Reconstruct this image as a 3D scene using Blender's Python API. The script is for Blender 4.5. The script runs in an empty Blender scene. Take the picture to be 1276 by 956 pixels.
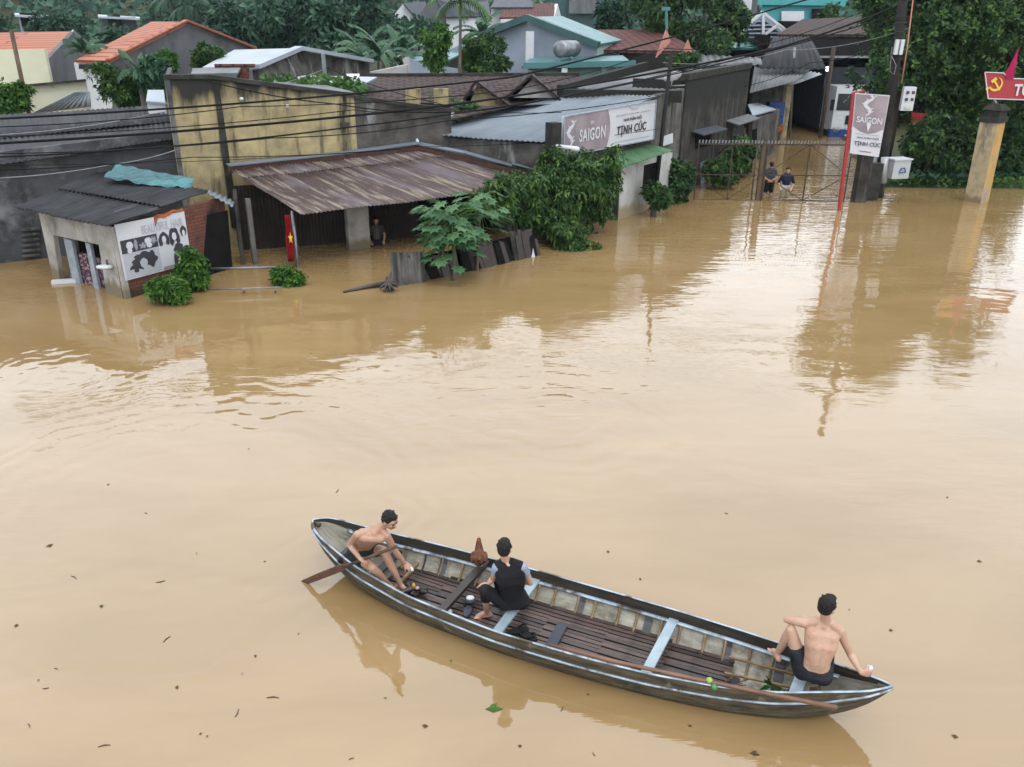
import bpy, math, random
import numpy as np
from mathutils import Vector as Vec, Matrix
R = math.radians
scene = bpy.context.scene
# ------------------------------------------------------------ camera
CH, FP, PIT, ROLL = 6.0, 1032.0, R(23.5), R(0.5)
cd = bpy.data.cameras.new('camera'); cam = bpy.data.objects.new('camera', cd)
scene.collection.objects.link(cam); scene.camera = cam
cd.sensor_width = 36.0; cd.lens = FP / 1276 * 36.0; cd.clip_end = 3000; cd.clip_start = .1
cam.location = (0, 0, CH)
cam.matrix_world = Matrix.Translation((0, 0, CH)) @ Matrix.Rotation(R(90) - PIT, 4, 'X') @ Matrix.Rotation(ROLL, 4, 'Z')
scene.render.resolution_x = 1024; scene.render.resolution_y = 767
# ------------------------------------------------------------ world: overcast sky
w = bpy.data.worlds.new('World'); scene.world = w; w.use_nodes = True
nt = w.node_tree; bg = nt.nodes['Background']
sky = nt.nodes.new('ShaderNodeTexSky'); sky.sky_type = 'NISHITA'; sky.sun_disc = False
sky.sun_elevation = R(58); sky.sun_rotation = R(160); sky.dust_density = 6; sky.air_density = 1.2
hs = nt.nodes.new('ShaderNodeHueSaturation'); hs.inputs['Saturation'].default_value = .25
nt.links.new(sky.outputs[0], hs.inputs['Color'])
mx = nt.nodes.new('ShaderNodeMix'); mx.data_type = 'RGBA'; mx.inputs[0].default_value = .78
nt.links.new(hs.outputs[0], mx.inputs[6])
cn = nt.nodes.new('ShaderNodeTexNoise'); cn.inputs['Scale'].default_value = 2.2; cn.inputs['Detail'].default_value = 5
tcw = nt.nodes.new('ShaderNodeTexCoord'); mpw = nt.nodes.new('ShaderNodeMapping'); mpw.inputs['Scale'].default_value = (1, 1, 2.6)
nt.links.new(tcw.outputs['Generated'], mpw.inputs[0]); nt.links.new(mpw.outputs[0], cn.inputs['Vector'])
cr = nt.nodes.new('ShaderNodeValToRGB'); cr.color_ramp.elements[0].position = .3; cr.color_ramp.elements[1].position = .72
cr.color_ramp.elements[0].color = (13.2, 14.3, 15.8, 1); cr.color_ramp.elements[1].color = (15.8, 16.4, 17.2, 1)
nt.links.new(cn.outputs[0], cr.inputs[0]); nt.links.new(cr.outputs[0], mx.inputs[7])
nt.links.new(mx.outputs[2], bg.inputs['Color']); bg.inputs['Strength'].default_value = .12
sl = bpy.data.lights.new('sun', 'SUN'); sun = bpy.data.objects.new('sun', sl); scene.collection.objects.link(sun)
sl.energy = .8; sl.angle = R(25); sl.color = (1, .97, .93)
sun.rotation_euler = (R(32), 0, R(20))
vs = scene.view_settings; vs.view_transform = 'Standard'; vs.look = 'None'; vs.exposure = 0.55; vs.gamma = 1
scene.render.engine = 'CYCLES'; scene.cycles.max_bounces = 6; scene.cycles.volume_bounces = 0

# ------------------------------------------------------------ pixel -> place helpers
def ray(px, py):
    x = (px - 638) / FP; y = -(py - 478) / FP
    c, s = math.cos(ROLL), math.sin(ROLL); x, y = c * x - s * y, s * x + c * y
    return Vec((x, y * math.sin(PIT) + math.cos(PIT), y * math.cos(PIT) - math.sin(PIT)))
def G(px, py, z=0.0):
    d = ray(px, py); return Vec((0, 0, CH)) + d * ((z - CH) / d.z)
def S(px, py, Y):
    d = ray(px, py); return Vec((0, 0, CH)) + d * (Y / d.y)
def W(px, py, A, B):
    d = ray(px, py); ax, ay = A[0], A[1]; ux, uy = B[0] - ax, B[1] - ay
    # t*d.x*uy - t*d.y*ux = ax*uy - ay*ux
    t = (ax * uy - ay * ux) / (d.x * uy - d.y * ux); return Vec((0, 0, CH)) + d * t
def lerp(a, b, t): return a + (b - a) * t
def V3(*a): return Vec(a)

# ------------------------------------------------------------ materials
MATS = {}
def _n(t, k, **kw):
    n = t.nodes.new(k)
    for a, b in kw.items(): setattr(n, a, b)
    return n
def mat(name, c1, c2=None, scale=2.0, rough=.8, detail=8, stretch=(1, 1, 1), c3=None, s3=.6, st3=(1, 1, 1), lim3=(.5, .65), bump=.2, bscale=20, metal=0, spec=.5,
        uv=False, lim=(.35, .65), brick=None, wave=None, emit=None, attr=None, transl=0, alpha=None, coat=0, ks=None, top=None, wet=None):
    if name in MATS: return MATS[name]
    m = bpy.data.materials.new(name); m.use_nodes = True; t = m.node_tree; p = t.nodes['Principled BSDF']
    L = t.links.new
    if ks is None: ks = 1.0 if emit else .63
    c1 = tuple(x * ks for x in c1); c2 = tuple(x * ks for x in c2) if c2 else c2; c3 = tuple(x * ks for x in c3) if c3 else c3
    if brick: brick = tuple(tuple(x * ks for x in q) if hasattr(q, '__len__') else q for q in brick)
    if spec == .5 and rough >= .6: spec = .18
    p.inputs['Roughness'].default_value = rough; p.inputs['Metallic'].default_value = metal
    p.inputs['Specular IOR Level'].default_value = spec
    tc = _n(t, 'ShaderNodeTexCoord'); src = tc.outputs['UV' if uv else 'Object']
    def noise(sc, st, det=detail):
        mp = _n(t, 'ShaderNodeMapping'); mp.inputs['Scale'].default_value = st; L(src, mp.inputs[0])
        n = _n(t, 'ShaderNodeTexNoise'); n.inputs['Scale'].default_value = sc; n.inputs['Detail'].default_value = det; n.inputs['Roughness'].default_value = .62
        L(mp.outputs[0], n.inputs['Vector']); return n.outputs[0]
    def ramp(s, a, b):
        r = _n(t, 'ShaderNodeMapRange'); r.inputs[1].default_value = a; r.inputs[2].default_value = b; L(s, r.inputs[0]); return r.outputs[0]
    def mix(f, a, b):
        q = _n(t, 'ShaderNodeMix', data_type='RGBA')
        if hasattr(f, 'links'): L(f, q.inputs[0])
        else: q.inputs[0].default_value = f
        for s, i in ((a, 6), (b, 7)):
            if hasattr(s, 'links'): L(s, q.inputs[i])
            else: q.inputs[i].default_value = (*s, 1)
        return q.outputs[2]
    col = c1
    if brick:
        b = _n(t, 'ShaderNodeTexBrick'); bc1, bc2, mo, bsc = brick[:4]
        b.inputs['Color1'].default_value = (*bc1, 1); b.inputs['Color2'].default_value = (*bc2, 1); b.inputs['Mortar'].default_value = (*mo, 1)
        b.inputs['Scale'].default_value = bsc; b.inputs['Mortar Size'].default_value = .012; b.inputs['Brick Width'].default_value = brick[4] if len(brick) > 4 else .22; b.inputs['Row Height'].default_value = brick[5] if len(brick) > 4 else .08
        if len(brick) > 6: b.inputs['Mortar Size'].default_value = brick[6]
        L(src, b.inputs['Vector']); col = b.outputs['Color']
    if attr:
        a = _n(t, 'ShaderNodeAttribute', attribute_name=attr); col = mix(a.outputs['Fac'], c1, c2)
    elif c2 is not None:
        col = mix(ramp(noise(scale, stretch), *lim), col, c2)
    if c3 is not None:
        col = mix(ramp(noise(s3, st3), *lim3), col, c3)
    for zz in (top, wet):
        if zz:
            sz = _n(t, 'ShaderNodeSeparateXYZ'); gp_ = _n(t, 'ShaderNodeNewGeometry'); L(gp_.outputs['Position'], sz.inputs[0])
            f1 = _n(t, 'ShaderNodeMapRange'); f1.inputs[1].default_value = zz[1]; f1.inputs[2].default_value = zz[2]; L(sz.outputs[2], f1.inputs[0])
            ad = _n(t, 'ShaderNodeMath', operation='ADD'); L(f1.outputs[0], ad.inputs[0]); L(noise(1.6, (1.6, 1.6, .35)), ad.inputs[1])
            col = mix(ramp(ad.outputs[0], .78, 1.05), col, zz[0])
    if wave:
        wv = _n(t, 'ShaderNodeTexWave', bands_direction='X'); wv.inputs['Scale'].default_value = wave[0]; wv.inputs['Distortion'].default_value = wave[2] if len(wave) > 2 else 0
        L(src, wv.inputs['Vector'])
    if hasattr(col, 'links'): L(col, p.inputs['Base Color'])
    else: p.inputs['Base Color'].default_value = (*col, 1)
    if bump:
        b = _n(t, 'ShaderNodeBump'); b.inputs['Strength'].default_value = min(1, bump); b.inputs['Distance'].default_value = .02
        L(noise(bscale, (1, 1, 1), 4), b.inputs['Height']); nrm = b.outputs[0]
        if wave:
            b2 = _n(t, 'ShaderNodeBump'); b2.inputs['Strength'].default_value = 1; b2.inputs['Distance'].default_value = wave[1]
            L(wv.outputs['Fac'], b2.inputs['Height']); L(nrm, b2.inputs['Normal']); nrm = b2.outputs[0]
        L(nrm, p.inputs['Normal'])
        rr = _n(t, 'ShaderNodeMapRange'); rr.inputs[3].default_value = max(.03, rough - .12); rr.inputs[4].default_value = min(1, rough + .12)
        L(noise(scale * 1.7, (1, 1, 1), 3), rr.inputs[0]); L(rr.outputs[0], p.inputs['Roughness'])
    if emit:
        p.inputs['Emission Color'].default_value = (*emit[0], 1); p.inputs['Emission Strength'].default_value = emit[1]
    if transl:
        out = t.nodes['Material Output']; tr = _n(t, 'ShaderNodeBsdfTranslucent'); ms = _n(t, 'ShaderNodeMixShader'); ms.inputs[0].default_value = transl
        if hasattr(col, 'links'): L(col, tr.inputs[0])
        L(p.outputs[0], ms.inputs[1]); L(tr.outputs[0], ms.inputs[2]); L(ms.outputs[0], out.inputs[0])
    MATS[name] = m; return m

# ------------------------------------------------------------ scene graph helpers
COL = scene.collection
def link(o): COL.objects.link(o); return o
def tag(o, label=None, cat=None, group=None, kind=None):
    if label: o['label'] = label
    if cat: o['category'] = cat
    if group: o['group'] = group
    if kind: o['kind'] = kind
    return o
def thing(name, label, cat, loc=(0, 0, 0), group=None):
    o = link(bpy.data.objects.new(name, None)); o.location = loc; o.empty_display_size = .2
    return tag(o, label, cat, group)
def wloc(o):
    v = Vec((0, 0, 0))
    while o: v = v + Vec(o.location); o = o.parent
    return v
class MB:
    def __init__(s): s.v = []; s.f = []; s.uv = []; s.tint = []; s.mi = []
    def face(s, pts, uv=None, tint=0.5, mi=0):
        i = len(s.v); s.v += [Vec(p) for p in pts]; s.f.append(tuple(range(i, i + len(pts))))
        s.uv.append(uv or [(0, 0)] * len(pts)); s.tint.append(tint); s.mi.append(mi)
    def poly(s, pts, th=.05, n=None):
        """flat polygon with thickness th against its normal"""
        pts = [Vec(p) for p in pts]
        if n is None: n = (pts[1] - pts[0]).cross(pts[2] - pts[0]).normalized()
        u = (pts[1] - pts[0]).normalized(); v = n.cross(u); o = pts[0]
        q = [p - n * th for p in pts]; uv = [((p - o).dot(u), (p - o).dot(v)) for p in pts]
        s.face(pts, uv); s.face(q[::-1], uv[::-1]); k = len(pts)
        for i in range(k):
            j = (i + 1) % k; l = (pts[j] - pts[i]).length
            s.face([pts[i], q[i], q[j], pts[j]], [(0, 0), (0, th), (l, th), (l, 0)])
        return s
    def box(s, c, size, rz=0.0, M=None):
        c = Vec(c); M = M or Matrix.Rotation(rz, 3, 'Z'); a, b, d = [x / 2 for x in size]
        P = [c + M @ Vec((x * a, y * b, z * d)) for x in (-1, 1) for y in (-1, 1) for z in (-1, 1)]
        for f in ((0, 1, 3, 2), (4, 6, 7, 5), (0, 4, 5, 1), (2, 3, 7, 6), (0, 2, 6, 4), (1, 5, 7, 3)):
            w_, h_ = (P[f[1]] - P[f[0]]).length, (P[f[2]] - P[f[1]]).length
            s.face([P[i] for i in f], [(0, 0), (w_, 0), (w_, h_), (0, h_)])
        return s
    def bar(s, a, b, w_=.05, h=.05, up=(0, 0, 1)):
        a, b = Vec(a), Vec(b); d = (b - a); L = d.length; d.normalize(); up = Vec(up)
        if abs(d.dot(up)) > .95: up = Vec((0, 1, 0))
        x = d.cross(up).normalized(); z = x.cross(d)
        M = Matrix((x, d, z)).transposed(); return s.box((a + b) / 2, (w_, L, h), M=M)
    def wall(s, A, B, z0, z1, th=.15, z1b=None):
        """vertical wall on the line A-B (front face on the line, thickness away from the camera)"""
        A, B = Vec((A[0], A[1], 0)), Vec((B[0], B[1], 0)); d = (B - A).normalized(); n = Vec((d.y, -d.x, 0))
        if n.dot(A) > 0: n = -n
        z1b = z1 if z1b is None else z1b
        P = [Vec((A.x, A.y, z0)), Vec((B.x, B.y, z0)), Vec((B.x, B.y, z1b)), Vec((A.x, A.y, z1))]
        return s.poly(P, th, n)
    def tube(s, pts, r, n=8, cap=True, sq=(1, 1)):
        pts = [Vec(p) for p in pts]; k = len(pts); r = r if hasattr(r, '__len__') else [r] * k
        rings = []; pu = None
        for i, p in enumerate(pts):
            d = (pts[min(i + 1, k - 1)] - pts[max(i - 1, 0)]).normalized()
            if pu is None:
                pu = Vec((0, 0, 1)) if abs(d.z) < .9 else Vec((0, 1, 0))
            x = d.cross(pu).normalized(); y = x.cross(d).normalized(); pu = y
            base = len(s.v)
            s.v += [p + x * (math.cos(2 * math.pi * j / n) * r[i] * sq[0]) + y * (math.sin(2 * math.pi * j / n) * r[i] * sq[1]) for j in range(n)]
            rings.append(base)
        L = 0
        for i in range(k - 1):
            dl = (pts[i + 1] - pts[i]).length
            for j in range(n):
                a, b = rings[i], rings[i + 1]; q = (j + 1) % n
                s.f.append((a + j, a + q, b + q, b + j)); s.uv.append([(j * .05, L), (j * .05 + .05, L), (j * .05 + .05, L + dl), (j * .05, L + dl)]); s.tint.append(.5); s.mi.append(0)
            L += dl
        if cap:
            for a, rev in ((rings[0], True), (rings[-1], False)):
                f = tuple(range(a, a + n)); s.f.append(f[::-1] if rev else f); s.uv.append([(0, 0)] * n); s.tint.append(.5); s.mi.append(0)
        return s
    def ell(s, c, r, M=None, nu=12, nv=8):
        c = Vec(c); M = M or Matrix.Identity(3); base = len(s.v)
        r = r if hasattr(r, '__len__') else (r, r, r)
        for i in range(nv + 1):
            th = math.pi * i / nv
            for j in range(nu):
                ph = 2 * math.pi * j / nu
                s.v.append(c + M @ Vec((r[0] * math.sin(th) * math.cos(ph), r[1] * math.sin(th) * math.sin(ph), r[2] * math.cos(th))))
        for i in range(nv):
            for j in range(nu):
                a = base + i * nu + j; b = base + i * nu + (j + 1) % nu
                s.f.append((a, a + nu, b + nu, b)); s.uv.append([(0, 0)] * 4); s.tint.append(.5); s.mi.append(0)
        return s
    def caps(s, a, ra, b, rb, n=12):
        """tapered capsule"""
        a, b = Vec(a), Vec(b); d = b - a; L = d.length
        if L < 1e-5: return s.ell(a, ra)
        d.normalize(); P = []; Rr = []
        for i in range(4):
            t = math.pi / 2 * (1 - i / 4); P.append(a - d * ra * math.sin(t)); Rr.append(max(1e-4, ra * math.cos(t)))
        for i in range(5):
            P.append(a + d * L * i / 4); Rr.append(ra + (rb - ra) * i / 4)
        for i in range(1, 5):
            t = math.pi / 2 * i / 4; P.append(b + d * rb * math.sin(t)); Rr.append(max(1e-4, rb * math.cos(t)))
        up = Vec((0, 0, 1)) if abs(d.z) < .9 else Vec((0, 1, 0)); x = d.cross(up).normalized(); y = x.cross(d)
        base = len(s.v)
        for p, r in zip(P, Rr):
            s.v += [p + x * math.cos(2 * math.pi * j / n) * r + y * math.sin(2 * math.pi * j / n) * r for j in range(n)]
        for i in range(len(P) - 1):
            for j in range(n):
                q = (j + 1) % n; u = base + i * n; s.f.append((u + j, u + q, u + n + q, u + n + j)); s.uv.append([(0, 0)] * 4); s.tint.append(.5); s.mi.append(0)
        return s
    def corr(s, A, B, C, D, pitch=.09, amp=.012, n=5, rows=4, sag=0.0, seed=0):
        """corrugated sheet: A-B eave, D-C ridge, ridges run from eave to ridge"""
        A, B, C, D = map(Vec, (A, B, C, D)); nrm = (B - A).cross(D - A).normalized()
        if nrm.z < 0: nrm = -nrm
        Lw = ((B - A).length + (C - D).length) / 2; Lh = ((D - A).length + (C - B).length) / 2
        nw = max(2, int(Lw / pitch)); cols = nw * n; rg = random.Random(seed); base = len(s.v)
        jag = [rg.uniform(-.03, .03) for _ in range(cols // (n * 9) + 2)]
        for j in range(rows + 1):
            t = j / rows
            for i in range(cols + 1):
                u = i / cols; p = lerp(lerp(A, B, u), lerp(D, C, u), t)
                if j == 0: p = p + (A - D).normalized() * jag[i // (n * 9)]
                z = amp * math.sin(2 * math.pi * i / n) - sag * math.sin(math.pi * u) * math.sin(math.pi * t) + (.012 * math.sin(i * .037 + j * 2.1 + seed))
                s.v.append(p + nrm * z)
        for j in range(rows):
            for i in range(cols):
                a = base + j * (cols + 1) + i; b = a + cols + 1
                s.f.append((a, a + 1, b + 1, b))
                U = [(i, j), (i + 1, j), (i + 1, j + 1), (i, j + 1)]
                s.uv.append([(x / cols * Lw, y / rows * Lh) for x, y in U]); s.tint.append(.5); s.mi.append(0)
        return s
    def build(s, name, m, parent=None, smooth=False, label=None, solid=0, kind=None, cat=None, group=None, loc=None):
        me = bpy.data.meshes.new(name)
        if parent is not None: off = wloc(parent)
        elif loc is not None: off = Vec(loc)
        else:
            xs = [p.x for p in s.v]; ys = [p.y for p in s.v]; off = Vec(((min(xs) + max(xs)) / 2, (min(ys) + max(ys)) / 2, min(p.z for p in s.v)))
        me.from_pydata([tuple(p - off) for p in s.v], [], s.f)
        uvl = me.uv_layers.new(name='UVMap'); flat = [c for f in s.uv for q in f for c in q]
        uvl.data.foreach_set('uv', flat)
        at = me.attributes.new('tint', 'FLOAT', 'FACE'); at.data.foreach_set('value', s.tint)
        for q in (m if isinstance(m, (list, tuple)) else [m]): me.materials.append(q)
        me.polygons.foreach_set('material_index', s.mi)
        if smooth: me.polygons.foreach_set('use_smooth', [True] * len(me.polygons))
        me.update()
        o = link(bpy.data.objects.new(name, me))
        if parent is not None: o.parent = parent
        else: o.location = off
        if solid:
            md = o.modifiers.new('solid', 'SOLIDIFY'); md.thickness = solid; md.offset = -1
        return tag(o, label, cat, group, kind)
def copy_tree(o, parent=None):
    c = o.copy(); link(c); c.parent = parent
    for ch in [x for x in o.children]: copy_tree(ch, c)
    return c
def text(body, O, xd, up, w_, h, m, parent, name='lettering', bold=.0, th=.006, spacing=1.0, shear=0):
    """lettering fitted in the box w_ x h whose lower left corner is O"""
    cu = bpy.data.curves.new('t', 'FONT'); cu.body = body; cu.extrude = 0.01; cu.offset = bold; cu.size = 1; cu.space_character = spacing; cu.shear = shear
    cu.resolution_u = 3
    to = bpy.data.objects.new('t', cu); link(to); dg = bpy.context.evaluated_depsgraph_get(); dg.update()
    me = bpy.data.meshes.new_from_object(to.evaluated_get(dg)); bpy.data.objects.remove(to); bpy.data.curves.remove(cu)
    P = [v.co.copy() for v in me.vertices]
    x0, x1 = min(p.x for p in P), max(p.x for p in P); y0, y1 = min(p.y for p in P), max(p.y for p in P)
    xd = Vec(xd).normalized(); up = Vec(up).normalized(); n = xd.cross(up); O = Vec(O); off = wloc(parent)
    for v, p in zip(me.vertices, P):
        v.co = O + xd * ((p.x - x0) / (x1 - x0) * w_) + up * ((p.y - y0) / (y1 - y0) * h) + n * (.004 + (th if p.z > 0 else 0)) - off
    me.materials.clear(); me.materials.append(m); me.name = name
    o = link(bpy.data.objects.new(name, me)); o.parent = parent; return o
def ribbon(mb, pts, widths, n, th=.005):
    """flat ribbon polygon (marks on signs) along points, in the plane with normal n"""
    pts = [Vec(p) for p in pts]; k = len(pts); Lp = []; Rp = []
    for i in range(k):
        d = (pts[min(i + 1, k - 1)] - pts[max(i - 1, 0)]).normalized(); q = n.cross(d).normalized() * (widths[i] if hasattr(widths, '__len__') else widths) / 2
        Lp.append(pts[i] + q); Rp.append(pts[i] - q)
    for i in range(k - 1):
        mb.poly([Rp[i], Rp[i + 1], Lp[i + 1], Lp[i]], th, n)
# ---------------- foliage
def leaf(mb, p, d, up, L, w_, tint, droop=.25):
    d = d.normalized(); x = d.cross(up)
    if x.length < 1e-3: x = Vec((1, 0, 0))
    x.normalize(); n = x.cross(d)
    a = p; b = p + d * L * .45 + x * w_ * .5 + n * L * .04; c = p + d * L * .97 - Vec((0, 0, 1)) * L * droop; e = p + d * L * .45 - x * w_ * .5 + n * L * .04
    i = len(mb.v); mb.v += [a, b, c, e]; mb.f.append((i, i + 1, i + 2, i + 3)); mb.uv.append([(0, 0)] * 4); mb.tint.append(tint); mb.mi.append(0)
def rdir(rg):
    while True:
        v = Vec((rg.uniform(-1, 1), rg.uniform(-1, 1), rg.uniform(-1, 1)))
        if .05 < v.length < 1: return v.normalized()
def crown(lobes, nsprig, L, w_, rg, per=6, droop=.25, bias=.55, tbias=0.0):
    """leaf sprays spread through the lobes' volume"""
    mb = MB(); wt = [r[0] * r[1] + r[0] * r[2] for c, r in lobes]
    for _ in range(nsprig):
        c, r = rg.choices(lobes, wt)[0]; d = rdir(rg); k = bias + (1.04 - bias) * rg.random() ** .6; k *= 1 + (.42 * rg.random() if rg.random() < .16 else 0)
        f = 1 + .22 * math.sin(d.x * 5 + c[0] * 3) * math.sin(d.z * 6 + c[1]) + .12 * math.sin(d.y * 11 + c[2])
        p = Vec((c[0] + d.x * r[0] * k * f, c[1] + d.y * r[1] * k * f, c[2] + d.z * r[2] * k * f))
        fq = 3.6 / max(.15, (r[0] + r[2]) / 2)
        if math.sin(p.x * fq + 1.3) * math.sin(p.y * fq * .9 + 2) + .7 * math.sin(p.z * fq * 1.3 + p.x * fq * .6) < -.32: continue
        ax = (d + rdir(rg) * .7 + Vec((0, 0, .35))).normalized(); base = min(1, max(0, (rg.gauss(.85, .15) if rg.random() < .24 + tbias else rg.gauss(.16 + tbias, .12))))
        for _k in range(per):
            q = (ax * .45 + rdir(rg)).normalized(); s_ = rg.uniform(.6, 1.25)
            leaf(mb, p + q * L * .1, q, ax, L * s_, w_ * s_, min(1, max(0, base + rg.gauss(0, .12))), droop)
    return mb
def trunk(base, top, r0, r1, limbs, rg, n=8):
    mb = MB(); base, top = Vec(base), Vec(top); P = []
    for i in range(6):
        t = i / 5; P.append(lerp(base, top, t) + Vec((rg.uniform(-1, 1), rg.uniform(-1, 1), 0)) * r0 * .5 * (0 < i < 5))
    mb.tube(P, [r0 + (r1 - r0) * i / 5 for i in range(6)], n)
    for e in limbs:
        t = rg.uniform(.5, .95); a = lerp(base, top, t); e = Vec(e); m_ = lerp(a, e, .5) + Vec((0, 0, (e - a).length * .08))
        mb.tube([a, m_, e], [r1 * .8, r1 * .5, r1 * .2], 6)
    return mb
GL = {}
def green(name, a, b, rough=.5, transl=.2):
    return mat(name, a, b, attr='tint', rough=rough, bump=0, transl=transl, spec=.25, ks=.85)
def add_tree(name, label, cat, base, lobes, nsprig, L, w_, seed, m, bark, per=6, group=None, r0=.15, droop=.25, top=None, bias=.55, tb=0.0):
    rg = random.Random(seed); root = thing(name, label, cat, base, group); b = Vec(base)
    top = Vec(top) if top else Vec((b.x, b.y, max(c[2] for c, r in lobes)))
    trunk(b, top, r0, r0 * .45, [c for c, r in lobes], rg).build('trunk', bark, root, True)
    crown(lobes, nsprig, L, w_, rg, per, droop, bias, tb).build('crown', m, root)
    return root
# ---------------- figures: capsules fused by a voxel remesh
def fuse(mb, name, m, parent, voxel=.008, smooth=4, label=None, loc=None, **kw):
    t = mb.build('tmp', m, None, loc=(0, 0, 0)); r = t.modifiers.new('r', 'REMESH'); r.mode = 'VOXEL'; r.voxel_size = voxel; r.use_smooth_shade = True
    if smooth:
        s_ = t.modifiers.new('s', 'SMOOTH'); s_.factor = .5; s_.iterations = smooth
    dg = bpy.context.evaluated_depsgraph_get(); dg.update()
    me = bpy.data.meshes.new_from_object(t.evaluated_get(dg)); me.name = name; old = t.data
    bpy.data.objects.remove(t); bpy.data.meshes.remove(old)
    off = wloc(parent) if parent is not None else Vec(loc or (0, 0, 0))
    me.transform(Matrix.Translation(-off))
    if not me.materials: me.materials.append(m)
    o = link(bpy.data.objects.new(name, me))
    if parent is not None: o.parent = parent
    else: o.location = off
    return tag(o, label, kw.get('cat'), kw.get('group'))
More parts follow.
